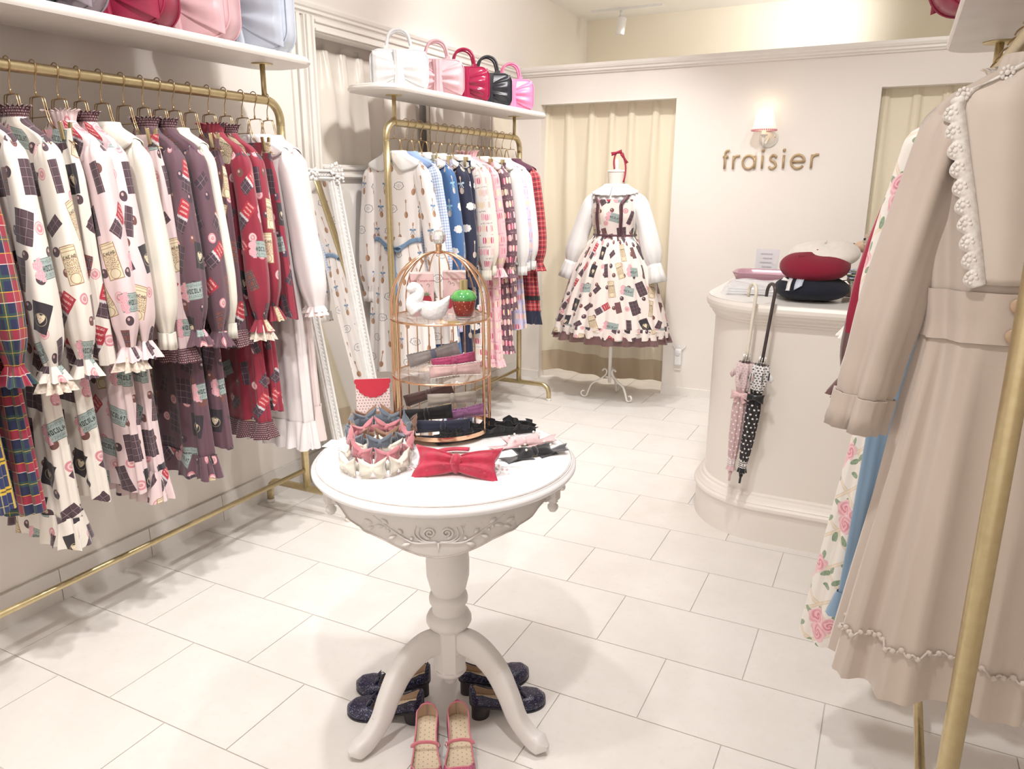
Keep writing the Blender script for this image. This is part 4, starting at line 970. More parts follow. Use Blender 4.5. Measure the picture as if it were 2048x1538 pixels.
clip_bow('hair_bow', 'pale pink lace edged hair bow at front of the middle tier', at(.036, -.050, zb + .019), (0, -.06, FACE + .05), v_pal, .070, .018, .010, v_pal, f_wlace)
clip_bow('hair_bow', 'hot pink hair bow between grey and pale pink bows on the middle tier', at(.034, -.008, zb + .034), (.1, -.14, FACE + .1), v_hot, .062, .017, .014, trim=v_hot)
clip_bow('hair_bow', 'grey lace edged hair bow with slate knot leaning on the middle tier', at(-.022, .030, zb + .046), (0, -.26, FACE), v_gry, .075, .019, .008, v_slate, v_gry)
# swan, boxes, bottle on the top tier
m_porc = mat('white_porcelain', (.86, .86, .87), .12, fn=mottled((.87, .87, .88), (.85, .85, .86), 8), bump=(lambda nt: E(nt, (lambda n: (nt.links.new(ocoord(nt), n.inputs['Vector']), n.outputs['Distance'])[1])((lambda n: (n.inputs['Scale'].__setattr__('default_value', 95.0), n)[1])(nt.nodes.new('ShaderNodeTexVoronoi')))), .35, .004))
zb = TZ + Z2 + .0015
sw = thing('swan_dish', 'white porcelain swan dish on the top tier of the birdcage stand', 'swan dish', at(-.026, -.052, zb), FACE)
s = np.linspace(0, 1, 14)[:, None]; th = np.linspace(0, 2 * PI, 40, endpoint=False)[None]
g = np.sin(s * PI / 2) ** .55; up = .044 + .020 * np.clip(np.cos(th), 0, 1) ** 2 + .006 * np.clip(-np.cos(th), 0, 1)
G = np.stack([.043 * np.cos(th) * g * (1 + .10 * np.cos(th) * s) + .006, .036 * np.sin(th) * g * (1 - .10 * s ** 3), up * s ** 1.8 + 0 * th], -1)
V, F, _ = grid(G, cv=True); o = one('swan_bowl', (V, F, None), m_porc, sw); solid(o, .004, -1)
nk = spline([(-.034, 0, .026), (-.046, 0, .046), (-.034, 0, .064), (-.030, 0, .078), (-.040, 0, .088), (-.052, 0, .083), (-.058, 0, .074)], 26)
one('swan_neck', tube(nk, np.interp(np.linspace(0, 1, 26), [0, .25, .55, .75, .88, 1], [.026, .019, .0125, .0145, .011, .002]), 12), m_porc, sw)
m_pbox = mat('pink_carton', (.78, .55, .54), .5, fn=mottled((.80, .57, .56), (.74, .50, .50), 9)); m_straw = mat('strawberry_print_red', (.46, .04, .07), .5, fn=mottled((.50, .05, .08), (.38, .03, .05), 60)); m_leafp = mat('leaf_print_green', (.22, .30, .16), .6, fn=mottled((.26, .34, .20), (.16, .24, .12), 50)); m_ink = mat('printed_ink_red', (.45, .08, .10), .6, fn=mottled((.45, .08, .10), (.40, .07, .09), 30)); m_inkd = mat('printed_ink_dark', (.10, .08, .08), .6, fn=mottled((.10, .08, .08), (.16, .12, .12), 30))
def carton(label, loc, rz):
    t = thing('perfume_box', label, 'box', loc, rz, 'pink strawberry cartons'); w, d, h = .064, .044, .118
    o = one('carton', box(-w / 2, w / 2, -d / 2, d / 2, 0, h), m_pbox, t, False); bev(o, .001, 1)
    fr = np.array(Matrix.Translation((0, -d / 2 - .0004, 0)) @ Matrix.Rotation(PI / 2, 4, 'X'))
    V, F, _ = text_geo('Emily Temple cute', .0088); one('lettering', xform((V + (0, h - .020, 0), F, None), fr), m_ink, t, False)
    def berry(cx, cy, r, M, name='strawberry_print'):
        P = [(cx + r * math.sin(u) * (1 - .30 * (1 - math.cos(u)) / 2), cy + r * 1.15 * math.cos(u)) for u in np.linspace(0, 2 * PI, 22, endpoint=False)]
        b = one(name, xform(prism(P, 0, .0004), M), m_straw, t, False)
        for k in range(5):
            a = PI / 2 + (k - 2) * .55; L = r * .8
            q = [(cx, cy + r * .95), (cx + L * .5 * math.cos(a - .25), cy + r * .95 + L * .5 * math.sin(a - .25)), (cx + L * math.cos(a), cy + r * .95 + L * math.sin(a)), (cx + L * .5 * math.cos(a + .25), cy + r * .95 + L * .5 * math.sin(a + .25))]
            one('leaf_print', xform(prism(q, .0004, .0008), M), m_leafp, b, False)
    berry(.010, .040, .017, fr); berry(-.016, .030, .014, fr)
    for x, y in ((-.018, .088), (-.008, .084), (.012, .086)):
        one('scroll_print', xform(tube(spline([(x, y, 0), (x + .004, y + .004, 0), (x + .008, y - .002, 0), (x + .005, y - .005, 0)], 8), .0005, 4), fr), m_inkd, t)
    sd = np.array(Matrix.Translation((-w / 2 - .0004, 0, 0)) @ Matrix.Rotation(-PI / 2, 4, 'Z') @ Matrix.Rotation(PI / 2, 4, 'X'))
    berry(0, .095, .012, sd); berry(.006, .045, .012, sd)
    return t
carton('pink strawberry perfume carton standing behind the white swan', at(-.050, .026, zb), FACE + .10)
carton('pink strawberry perfume carton standing behind the perfume bottle', at(.042, .062, zb), FACE - .04)
m_red_gl = mat('red_dotted_glass', (.40, .04, .03), .08, fn=lambda nt: (lambda v: mix(nt, v < .18, (.36, .05, .035), (.85, .60, .35)))(E(nt, (lambda n: (nt.links.new(ocoord(nt), n.inputs['Vector']), setattr(n.inputs['Scale'], 'default_value', 130.0), n.outputs['Distance'])[2])(nt.nodes.new('ShaderNodeTexVoronoi')))), **{'Transmission Weight': .35})
m_grn_gl = mat('green_glass', (.06, .40, .12), .08, fn=mottled((.05, .36, .10), (.25, .60, .18), 40), **{'Transmission Weight': .3})
pb = thing('perfume_bottle', 'strawberry shaped red and green glass perfume bottle with gold cap', 'perfume bottle', at(.064, -.050, zb), FACE)
one('glass_foot', lathe([(0, 0), (.020, 0), (.023, .004), (.024, .010), (.0, .010)], 28), m_cryst, pb)
one('red_body', lathe([(.0, .009), (.024, .010), (.029, .028), (.0325, .046), (.033, .052), (.0, .052)], 28), m_red_gl, pb)
one('green_shoulder', lathe([(0, .052), (.033, .052), (.036, .057), (.035, .062), (.026, .074), (.013, .080), (.0, .080)], 28), m_grn_gl, pb)
cp = [(.0095 + .0008 * (k % 2), .080 + .0018 * k) for k in range(15)]
th_ = np.linspace(0, 2 * PI, 40, endpoint=False); rr_ = .0105 + .0006 * np.cos(th_ * 20)
G = np.stack([np.stack([rr_ * np.cos(th_), rr_ * np.sin(th_), z + 0 * th_], -1) for z in (.080, .106)]); V, F, _ = grid(G, cv=True); F = F.tolist() + [[40 + i for i in range(40)]]
one('gold_cap', (V, F, None), m_gold, pb, False)

# gift bag
def bagdots(nt):
    t = nt.nodes.new('ShaderNodeTexCoord'); x, y, z = sep(nt, t.outputs['Object'])
    rv = z / .0085; row = rv.floor(); uu = (x + y) / .0085 + row * .5
    return mix(nt, length(uu.fract() - .5, rv.fract() - .5) < .17, (.80, .64, .62), (.07, .06, .08))
m_gbag = mat('pink_dotted_paper', (.8, .64, .62), .6, fn=bagdots); m_flap = mat('scarlet_paper', (.56, .03, .06), .55, fn=mottled((.58, .035, .065), (.52, .025, .05), 14))
gb = thing('gift_bag', 'pink dotted paper gift bag with scalloped red flap at back of table', 'gift bag', (-1.300, 1.690, TZ), FACE + .06)
w, d, h = .096, .036, .150
V = np.array([(-w/2, -d/2, 0), (w/2, -d/2, 0), (w/2, d/2, 0), (-w/2, d/2, 0), (-w/2, -.003, h), (w/2, -.003, h), (w/2, .003, h), (-w/2, .003, h)])
one('paper_bag', (V, [(0, 3, 2, 1), (0, 1, 5, 4), (1, 2, 6, 5), (2, 3, 7, 6), (3, 0, 4, 7), (4, 5, 6, 7)], None), m_gbag, gb, False)
P = [(-.049, .0)] + [((.049 + .0036 * abs(math.sin(u * 10))) * math.cos(PI + u), (.052 + .0036 * abs(math.sin(u * 10))) * math.sin(PI + u)) for u in np.linspace(0, PI, 120)]
tilt = math.atan2(d / 2 - .003, h)
one('scalloped_flap', xform(prism(P, 0, .0008), np.array(Matrix.Translation((0, -.0035, h + .001)) @ Matrix.Rotation(PI / 2 - tilt, 4, 'X'))), m_flap, gb, False)
V, F, _ = text_geo('Emily Temple', .019, .35); V2, F2, _ = text_geo('cute', .017, .35)
Mt = np.array(Matrix.Translation((0, -.0155, .038)) @ Matrix.Rotation(PI / 2 - tilt, 4, 'X'))
one('lettering', xform((V * (.92, 1.25, 1) + (0, .006, .0006), F, None), Mt), m_inkd, gb, False); one('lettering', xform((V2 * (1, 1.2, 1) + (.008, -.013, .0006), F2, None), Mt), m_inkd, gb, False)
one('gold_cord', tube(spline([(w/2, 0, .11), (w/2 + .010, 0, .115), (w/2 + .012, 0, .09)], 10), .0008, 5), m_gold, gb)

# rings of little velvet bows
def crown(label, loc, rot, m1, medge, R=.080, n=7, w=.031, h=.024):
    t = thing('hair_garland', label, 'hair garland', loc, rot, 'rings of velvet bows'); one('band', lathe([(R - .004, -.010), (R - .002, -.010), (R - .002, .010), (R - .004, .010), (R - .004, -.010)], 48, caps=False), m1, t)
    for k in range(n):
        a = 2 * PI * k / n - PI / 2; M = np.array(Matrix.Translation((R * math.cos(a), R * math.sin(a), 0)) @ Matrix.Rotation(a + PI / 2, 4, 'Z'))
        b = MB(); bow(b, M, w, h, .010, .0075, h0=.30, rip=3, notch=.30, lift=.006, ramp=.26, seed=k, tails=[(-.022, -.026, .010), (.022, -.026, .010)])
        bo = b.build('velvet_bow', m1, t)
        for sg in (-1, 1):
            pts = []
            for u in np.linspace(0, PI, 15):
                zz = h * math.cos(u); pts.append((sg * w * (1 + .22 * (abs(math.cos(u)) - .5)), -.002, zz + .006))
            pts = np.array(pts); pts = pts @ M[:3, :3].T + M[:3, 3]
            one('corded_edge', tube(pts, .0008, 4), medge, bo)
    return t
c_blue, c_rose, c_ivy, c_brn = velvet('slate_blue_velvet', (.12, .15, .19)), velvet('dusty_rose_velvet', (.56, .20, .23)), velvet('ivory_velvet', (.82, .77, .66)), velvet('tan_velvet', (.26, .13, .075))
e_blue, e_rose, e_ivy, e_brn = [fab('cord_' + n, weave(c), .6) for n, c in (('blue', (.42, .46, .52)), ('rose', (.80, .52, .52)), ('ivory', (.86, .83, .76)), ('tan', (.55, .36, .24)))]
crown('ivory velvet bow garland lying at the front left of the table', (-1.108, 1.437, TZ + .026), (0, 0, FACE), c_ivy, e_ivy, .080)
crown('dusty rose velvet bow garland lying on the ivory one', (-1.138, 1.502, TZ + .044), (.20, 0, FACE + .3), c_rose, e_rose, .076)
crown('slate blue velvet bow garland behind the dusty rose one', (-1.188, 1.562, TZ + .050), (.14, 0, FACE + .1), c_blue, e_blue, .080)
crown('tan velvet bow garland rearmost of the four, before the gift bag', (-1.205, 1.603, TZ + .050), (.06, 0, FACE + .2), c_brn, e_brn, .086)
m_card = mat('white_card', (.84, .83, .83), .5, fn=mottled((.85, .84, .84), (.82, .81, .81), 20))
def card(label, c, rz, w=.07, d=.05, txt=None):
    t = thing('price_card', label, 'card', (c[0], c[1], TZ + .0006), rz, 'small cards on the table'); one('card_sheet', box(-w/2, w/2, -d/2, d/2, 0, .0008), m_card, t, False)
    if txt:
        for i, s_ in enumerate(txt):
            V, F, _ = text_geo(s_, .009); one('lettering', (V + (0, .008 - i * .013, .001), F, None), mat('faint_print', (.55, .55, .58), .6, fn=mottled((.55, .55, .58), (.5, .5, .53), 20)), t, False)
card('white card half under the tan garland at left rim of the table', (-1.296, 1.532), FACE - .3, .085, .06)
card('small white price card beside the ivory garland', (-1.020, 1.512), FACE + .1, .055, .032)
card('small white price card beside the black hair clip', (-.815, 1.600), FACE - .1, .06, .03)

# red headband with big bow
f_red = fab('crimson_dobby_silk', mottled((.50, .012, .055), (.36, .008, .035), 45), .6, .5, bump=(fine(160), .35, .003))
def tulle(nt):
    u, v = uv_of(nt); rv = v / .012; row = rv.floor(); uu = u / .012 + row * .5; k, _, _ = rnd(nt, uu.floor(), row)
    return mix(nt, length(uu.fract() - .5, rv.fract() - .5) < .26, (.85, .83, .83), mix(nt, k > .5, (.40, .01, .04), (.05, .04, .05)))
m_tul = mat('dotted_tulle', (.85, .83, .83), .7, fn=tulle, Alpha=.45)
hb = thing('bow_headband', 'crimson headband with large dotted bow lying at front of the table', 'headband', (-.905, 1.500, TZ), FACE - .22)
arc = [(.0 - .048 + .068 * math.cos(u) * 1.0 + .035, .085 + .052 * math.sin(u), .012) for u in np.linspace(PI * 1.28, PI * .42, 26)]
o = one('band', tube(arc, .010, 10, flat=.45), f_red, hb)
b = MB(); bow(b, TR((0, -.010, .026), (-.85, 0, 0)), .100, .050, .026, .017, h0=.36, rip=4, notch=.22, ramp=.30, n=56, rows=18); b.build('large_bow', f_red, hb)
for sx, sy, rr_ in ((.085, .012, .0), (-.088, .004, .6), (.06, .035, .3)):
    G = np.array([[(sx + .045 * math.cos(a) * r, sy + .035 * math.sin(a) * r, .006 + .006 * math.sin(a * 5 + rr_) * r) for a in np.linspace(0, 2 * PI, 25)] for r in np.linspace(.02, 1, 6)])
    one('tulle_edge', grid(G, uv=G[..., :2] + 1.0), m_tul, hb)
b = MB()
for k in range(46):
    rr2 = np.random.default_rng(k + 9); x = rr2.uniform(-.095, .095); y = rr2.uniform(-.045, .03)
    b.add(ellipsoid((x, y - .010, .030 + .012 * math.cos(abs(x) * 20) - .25 * abs(y)), (.0030, .0030, .002), 6, 4))
b.build('flocked_dots', f_red, hb)['kind'] = 'stuff'

# black lace headband
f_blace = fab('black_lace', mottled((.008, .008, .010), (.02, .02, .024), 200), .8, .2)
lb = thing('lace_headband', 'black ruffled lace headband lying beside the birdcage stand', 'headband', (-.965, 1.762, TZ), math.atan2(.231, .188))
x = np.linspace(-.148, .148, 180)
one('band', tube(np.stack([np.linspace(-.148, .148, 30), .012 * np.cos(np.linspace(-1.5, 1.5, 30)), np.full(30, .008)], -1), .016, 10, flat=.45), f_blace, lb)
for j, (y0, hgt, ph) in enumerate(((.012, .030, 0), (-.002, .024, 1.1), (-.014, .018, 2.3))):
    wv = .006 * np.sin(x * 190 + ph) + .003 * np.sin(x * 330 + ph); env = 1 - .55 * (abs(x) / .148) ** 4
    G = np.stack([np.stack([x + .004 * np.sin(x * 260 + ph) * s_, y0 + .012 * np.cos(x * 10) + wv * s_ + (j - 1) * -.006 * s_, .012 + hgt * env * s_ * (1 + .25 * np.sin(x * 95 + ph * 2))], -1) for s_ in np.linspace(0, 1, 5)])
    fr_ = one('lace_ruffle', grid(G), f_blace, lb); one('scalloped_edge', tube(G[-1], .0011, 4), f_blace, fr_)
# two hair clips with long tails and pearls
m_pearl = mat('pearl', (.86, .80, .70), .2, fn=mottled((.87, .81, .71), (.82, .76, .68), 40))
def tail_clip(label, loc, rz, m1, m2):
    t = thing('pearl_hair_clip', label, 'hair clip', loc, rz, 'pearl hair clips')
    b = MB(); bow(b, TR((0, 0, .014), (-1.15, 0, 0)), .052, .024, .010, .011, h0=.45, rip=3, notch=.3); b.build('bow_loops', m1, t)
    b = MB()
    for sg in (-1, 1):
        G = np.stack([np.stack([np.linspace(.01, .088, 12) * sg, wq + .006 * np.sin(np.linspace(0, 4, 12)) - .004, .004 + .012 * np.linspace(0, 1, 12) ** 2 * (sg > 0) + .003 * np.sin(np.linspace(0, 6, 12) + wq * 90)], -1) for wq in np.linspace(-.022, .016, 6)])
        G[-1, -1, 0] += .014 * sg; G[-2, -1, 0] += .008 * sg; b.add(grid(G))
    solid(b.build('ribbon_tails', m2, t), .001)
    for x_, y_, z_ in ((-.030, -.014, .026), (-.040, .004, .030), (-.022, .010, .032), (.034, .010, .032), (.046, -.004, .026)): one('pearl', ellipsoid((x_, y_, z_), (.0034, .0034, .0034), 10, 7), m_pearl, t)
    one('metal_clip', box(-.04, .04, -.005, .005, .0, .004), m_hang, t, False)
tail_clip('light pink hair clip with pearls behind the black one on the table', (-.846, 1.752, TZ), math.atan2(.74, .67), v_pnk, v_pnk)
tail_clip('black hair clip with pearls and grey ribbon tails near right rim of the table', (-.784, 1.690, TZ), math.atan2(.78, .62), v_blk, velvet('charcoal_satin', (.055, .055, .065)))

# ---------------------------------------------------------------- shoes under the table
f_glit = mat('navy_glitter', (.015, .014, .045), .3, fn=lambda nt: (lambda k: mix(nt, k > .965, (.012, .011, .035), (.45, .45, .70)))(noise(nt, ocoord(nt), 420.0, 1.0)._m('MULTIPLY_ADD', 1.9, -.30)), bump=(fine(500), .5, .001))
f_pglit = mat('magenta_glitter', (.50, .09, .22), .4, fn=lambda nt: (lambda k: mix(nt, k > .965, (.48, .09, .20), (.80, .45, .55)))(noise(nt, ocoord(nt), 420.0, 1.0)._m('MULTIPLY_ADD', 1.9, -.30)))
f_pleat = fab('coral_pink_leather', weave((.66, .20, .25)), .4); f_insole = fab('beige_dotted_insole', lambda nt: (lambda x, y, z: mix(nt, length(((x / .012) + (y / .012).floor() * .5).fract() - .5, (y / .012).fract() - .5) < .14, (.70, .58, .42), (.40, .30, .20)))(*sep(nt, ocoord(nt))), .6)
f_lin = fab('tan_lining', weave((.52, .36, .25)), .55); m_sole = mat('dark_sole', (.02, .018, .022), .5, fn=mottled((.02, .018, .022), (.04, .035, .04), 20)); m_silver = mat('silver_buckle', (.75, .74, .72), .2, 1.0, fn=mottled((.75, .74, .72), (.7, .69, .67), 30))
def shoe(label, heel, toe, m_up, m_edge, side, style, group):
    """toe towards +x locally; foot length 0.235"""
    heel, toe = np.array(heel), np.array(toe); ang = math.atan2(toe[1] - heel[1], toe[0] - heel[0])
    t = thing('shoe', label, 'shoe', (float(heel[0]), float(heel[1]), 0), ang, group)
    L = .235; s = .5 - .5 * np.cos(np.linspace(0, PI, 61)); s = .6 * s + .4 * np.linspace(0, 1, 61)
    hw = np.interp(s, [0, .12, .3, .5, .62, .72, .8, 1], [.030, .030, .029, .033, .038, .041, .041, .040]); hw = hw * np.clip(1 - np.clip(1 - s / .13, 0, 1) ** 2.2, 1e-4, 1) ** .5 * np.clip(1 - np.clip((s - .72) / .28, 0, 1) ** 2.2, 1e-4, 1) ** .5 + .0005; cy = side * np.interp(s, [0, .4, .7, 1], [0, -.002, .004, .012])
    HH = .048; zs = HH * (1 - np.clip((s - .12) / .55, 0, 1) ** .85 * (1 - .0)) * np.where(s < .12, 1, 1); zs = np.where(s > .67, 0, zs) + .006 + .004 * np.clip((s - .85) / .15, 0, 1)
    top = np.interp(s, [0, .1, .3, .55, .66, .8, .93, 1], [.050, .048, .036, .030, .036, .036, .028, .014])
    # upper: rows along the foot, columns left edge -> over -> right edge
    ph = np.linspace(0, PI, 25); op0, op1 = (.60 if style == 'ballet' else .60), .0
    cx = np.sign(np.cos(ph)) * abs(np.cos(ph)) ** .55; sz = np.sin(ph) ** .7
    G = np.stack([np.repeat((s * L)[:, None], 25, 1), cy[:, None] + hw[:, None] * 1.06 * cx[None], zs[:, None] + top[:, None] * sz[None]], -1)
    V, F, _ = grid(G); keep = []
    for fi, f in enumerate(F):
        i, j = divmod(fi, 24); si = .5 * (s[i] + s[i + 1])
        E_ = .655 if style == 'ballet' else .80
        inopen = .045 < si < E_ and (5 + int(3 * max(0, si - E_ + .095) / .095) * 2) <= j <= 18 - int(3 * max(0, si - E_ + .095) / .095) * 2
        if not inopen: keep.append(f.tolist())
    up = one('upper', (V, keep, None), [m_up, f_lin], t); sd = solid(up, .0022, -1); sd.modifiers['thickness'].material_offset = 1
    i0 = int(np.argmin(abs(s - .045))); I = int(np.argmin(abs(s - E_ + .10))); I4 = int(np.argmin(abs(s - E_)))
    jj = np.interp(np.arange(I, I4 + 1), [I, I4], [0, 4]).round().astype(int)
    ring = [G[i0, j] for j in range(5, 20)] + [G[i, 19] for i in range(i0 + 1, I)] + [G[i, 19 - q] for i, q in zip(range(I, I4 + 1), jj)] + [G[I4, j] for j in range(14, 9, -1)] + [G[i, 5 + q] for i, q in list(zip(range(I, I4 + 1), jj))[::-1]] + [G[i, 5] for i in range(I - 1, i0, -1)]
    one('edge_binding', tube(np.array(ring), .0021, 6, closed=True), m_edge, t)
    P = np.stack([np.stack([s * L, cy + hw * .98 * e, zs + .003], -1) for e in np.linspace(-1, 1, 7)]); one('insole', grid(P), f_insole, t)
    out = np.concatenate([np.stack([s * L, cy + hw * 1.05], -1), np.stack([s * L, cy - hw * 1.05], -1)[::-1]])
    Q = np.stack([np.stack([s * L, cy + hw * 1.07 * e, zs + dz], -1) for e, dz in ((-1, 0), (-1, -.006), (0, -.006), (1, -.006), (1, 0))]); one('sole', grid(Q), m_sole, t)
    hh_ = np.array([[(x_ * (1 - .12 * q) + .004, y_ * (1 - .18 * q), (HH + .002) * (1 - q)) for x_, y_ in [(.032 + .030 * math.cos(u), .026 * math.sin(u)) for u in np.linspace(0, 2 * PI, 20, endpoint=False)]] for q in np.linspace(0, 1, 5)])
    hh_[..., 2] = np.minimum(hh_[..., 2], np.interp(hh_[..., 0] / L, s, zs) - .003)
    Vh, Fh, _ = grid(hh_, cv=True); one('heel', (Vh, Fh.tolist() + [[80 + i for i in range(20)]], None), m_sole if style == 'ballet' else m_up, t)
    zt_ = lambda f: float(np.interp(f, s, zs + top))
    if style == 'ballet':
        b = MB(); bow(b, TR((.70 * L, float(np.interp(.7, s, cy)), zt_(.72) + .004), (-.5, 0, PI / 2)), .024, .012, .005, .004, h0=.3)
        c0 = np.array((.70 * L, float(np.interp(.7, s, cy)), zt_(.72) + .005))
        for sg in (-1, 1): b.add(tube(spline([c0, c0 + (-.012, sg * .012, .010), c0 + (-.024, sg * .018, -.004)], 10), .0011, 5))
        b.build('toe_bow', m_edge, t)
        sb = one('ankle_strap', tube([(.42 * L, side * e * 1.0, float(np.interp(.42, s, zs)) + zz) for e, zz in ((-.034, .012), (-.034, .030), (-.030, .036))], .004, 8, flat=.4), m_edge, t)
        one('buckle', tube([(.42 * L + .006 * math.cos(u), -side * .037, float(np.interp(.42, s, zs)) + .018 + .008 * math.sin(u)) for u in np.linspace(0, 2 * PI, 14, endpoint=False)], .0013, 5, closed=True), m_silver, sb)
    else:
        f = .47; zz = float(np.interp(f, s, zs)) + .026; wv = float(np.interp(f, s, hw)) * 1.06
        p = [(f * L, float(np.interp(f, s, cy)) + wv * math.cos(u), zz + .014 * math.sin(u)) for u in np.linspace(-.15, PI + .15, 20)]
        sb = one('strap', tube(p, .0058, 8, flat=.25), m_edge, t)
        for k in (0,): one('buckle', tube([(f * L + .008 * math.cos(u), float(np.interp(f, s, cy)) - side * wv * -1.04, zz + .002 + .007 * math.sin(u)) for u in np.linspace(0, 2 * PI, 14, endpoint=False)], .0013, 5, closed=True), m_silver, sb)
    return t
GS = 'shoes under the table'
shoe('navy glitter ballet pump nearest, left of the table column, toe to the left', (-1.055, 1.535), (-1.285, 1.490), f_glit, f_navy, 1, 'ballet', GS)
shoe('navy glitter ballet pump behind the nearer left one, toe to the left', (-1.105, 1.650), (-1.318, 1.565), f_glit, f_navy, -1, 'ballet', GS)
shoe('navy glitter ballet pump nearer of the two pointing right under the table', (-.945, 1.610), (-.795, 1.790), f_glit, f_navy, -1, 'ballet', GS)
shoe('navy glitter ballet pump farther of the two pointing right under the table', (-1.030, 1.690), (-.880, 1.862), f_glit, f_navy, 1, 'ballet', GS)
shoe('coral pink strap shoe, left of the pair in front of the table', (-1.022, 1.508), (-.905, 1.300), f_pglit, f_pleat, 1, 'strap', GS)
shoe('coral pink strap shoe, right of the pair in front of the table', (-.952, 1.552), (-.818, 1.350), f_pglit, f_pleat, -1, 'strap', GS)
# ---------------------------------------------------------------- dressed mannequin
m_linen = mat('cream_linen', (.82, .76, .68), .8, fn=mottled((.83, .77, .69), (.79, .73, .65), 25)); m_cwhite = mat('white_powder_coat', (.86, .83, .77), .45, fn=mottled((.87, .84, .78), (.83, .80, .74), 20))
MC_ = (-1.742, 5.045)
mq = thing('mannequin', 'cream dress form on white scroll legged stand before the curtain', 'mannequin', (MC_[0], MC_[1], 0))
prof = [(.12, .80, .09), (.155, .90, .115), (.150, 1.0, .105), (.125, 1.12, .085), (.130, 1.18, .088), (.150, 1.30, .105), (.160, 1.37, .100), (.150, 1.42, .085), (.095, 1.465, .062), (.062, 1.49, .058), (.058, 1.53, .056), (.060, 1.585, .058), (.058, 1.590, .056)]
th = np.linspace(0, 2 * PI, 40, endpoint=False)
pz = spline([(a, b, z) for a, z, b in prof], 60)
G = np.stack([pz[:, :1] * np.cos(th), pz[:, 1:2] * np.sin(th), np.repeat(pz[:, 2:3], 40, 1)], -1); V, F, _ = grid(G, cv=True); F = F.tolist() + [list(range(40))[::-1], [59 * 40 + i for i in range(40)]]
one('torso', (V, F, None), m_linen, mq)
one('neck_cap', lathe([(.0, 1.588), (.060, 1.588), (.062, 1.594), (.060, 1.600), (.02, 1.604), (.013, 1.606), (.011, 1.616), (.015, 1.63), (.013, 1.66), (.008, 1.675), (0, 1.678)], 28, caps=False), m_cwhite, mq)
one('pole', tube([(0, 0, .115), (0, 0, .82)], .0125, 12), m_cwhite, mq)
for a in (-160, -20, 90):
    c, s_ = math.cos(math.radians(a)), math.sin(math.radians(a))
    q = spline([(.055, .200), (.040, .214), (.022, .200), (.030, .168), (.075, .130), (.125, .100), (.150, .050), (.165, .008), (.190, .006), (.205, .025), (.195, .045), (.178, .042)], 60)
    one('scroll_leg', tube([(r * c, r * s_, z + .004) for r, z in q], .0095, 8, flat=.6), m_cwhite, mq)
    one('brace', tube([(0, 0, .15), (.030 * c, .030 * s_, .158)], .007, 6), m_cwhite, mq)
# blouse
bl_ = thing('blouse', 'white long sleeved blouse with pleated round collar worn by the mannequin', 'blouse', (MC_[0], MC_[1], 0))
Sb = make_S([1.515, 1.50, 1.465, 1.43, 1.34, 1.18, 1.05], [.066, .075, .135, .178, .172, .142, .165], [.060, .062, .080, .098, .114, .096, .118], 1.2, .004, 77, 11, .9)
one('bodice', surf(Sb, 1.515, 1.05, 34), f_white, bl_)
for sg in (-1, 1):
    P0, P1, P2 = (sg * .150, 0, 1.445), (sg * .235, -.01, 1.24), (sg * .300, -.035, .985)
    G, uv = sleeve_geo(P0, P1, P2, [(0, .012), (.05, .040), (.16, .056), (.5, .060), (.82, .068), (.95, .058), (1, .040)], [(0, .012), (.05, .040), (.16, .060), (.5, .060), (.82, .066), (.95, .056), (1, .042)], 31 + sg, gather=.004)
    so = one('sleeve', grid(G, uv=uv), f_white, bl_)
    c = G[-1].mean(0); d = (G[-1] - G[-4]).mean(0); d /= np.linalg.norm(d); P = np.stack([c + (G[-1] - c) * k + d * h for k, h in ((1.02, 0), (1.08, .02), (1.22, .07), (1.42, .125))]); solid(one('cuff', grid(P), f_white, so), .003)
th = np.linspace(-PI / 2 + .02, 3 * PI / 2 - .02, 241); s = np.linspace(0, 1, 8)[:, None]; wv = np.sin(th * 22)
cent = Sb(th[None], 1.512 - s * (.050 + .026 * np.clip(-np.sin(th), 0, 1))[None], .010)
dirn = np.stack([np.cos(th), np.sin(th), 0 * th], -1)
G = cent + dirn[None] * ((.008 * s + .006 * s * wv[None]))[..., None]
solid(one('pleated_collar', grid(G), f_white, bl_), .0015)
# pinafore dress
pf = thing('pinafore_dress', 'cream chocolate print pinafore dress with brown straps on the mannequin', 'dress', (MC_[0], MC_[1], 0))
Sd = make_S([1.412, 1.30, 1.19, 1.165, 1.12, .95, .52], [.158, .163, .146, .147, .185, .275, .405], [.128, .134, .110, .110, .135, .195, .275], 1.175, .020, 41, 17, .96)
one('bodice', surf(Sd, 1.412, 1.172, 16, off=.004), f_cm, pf)
TH2 = np.linspace(PI / 2, PI / 2 + 2 * PI, 181)
one('skirt', surf(Sd, 1.172, .535, 44, th=TH2, off=.004), f_cm, pf)
one('hem_frill', frill(Sd, .560, .075, .010, 26, 2, flare=.006, off=.008), f_cm, pf)
m_sheer = fab('sheer_brown_organza', weave((.125, .045, .055)), .5, .2, Alpha=.82)
one('organza_frill', frill(Sd, .505, .060, .013, 20, 5, flare=.014, off=.0), m_sheer, pf)
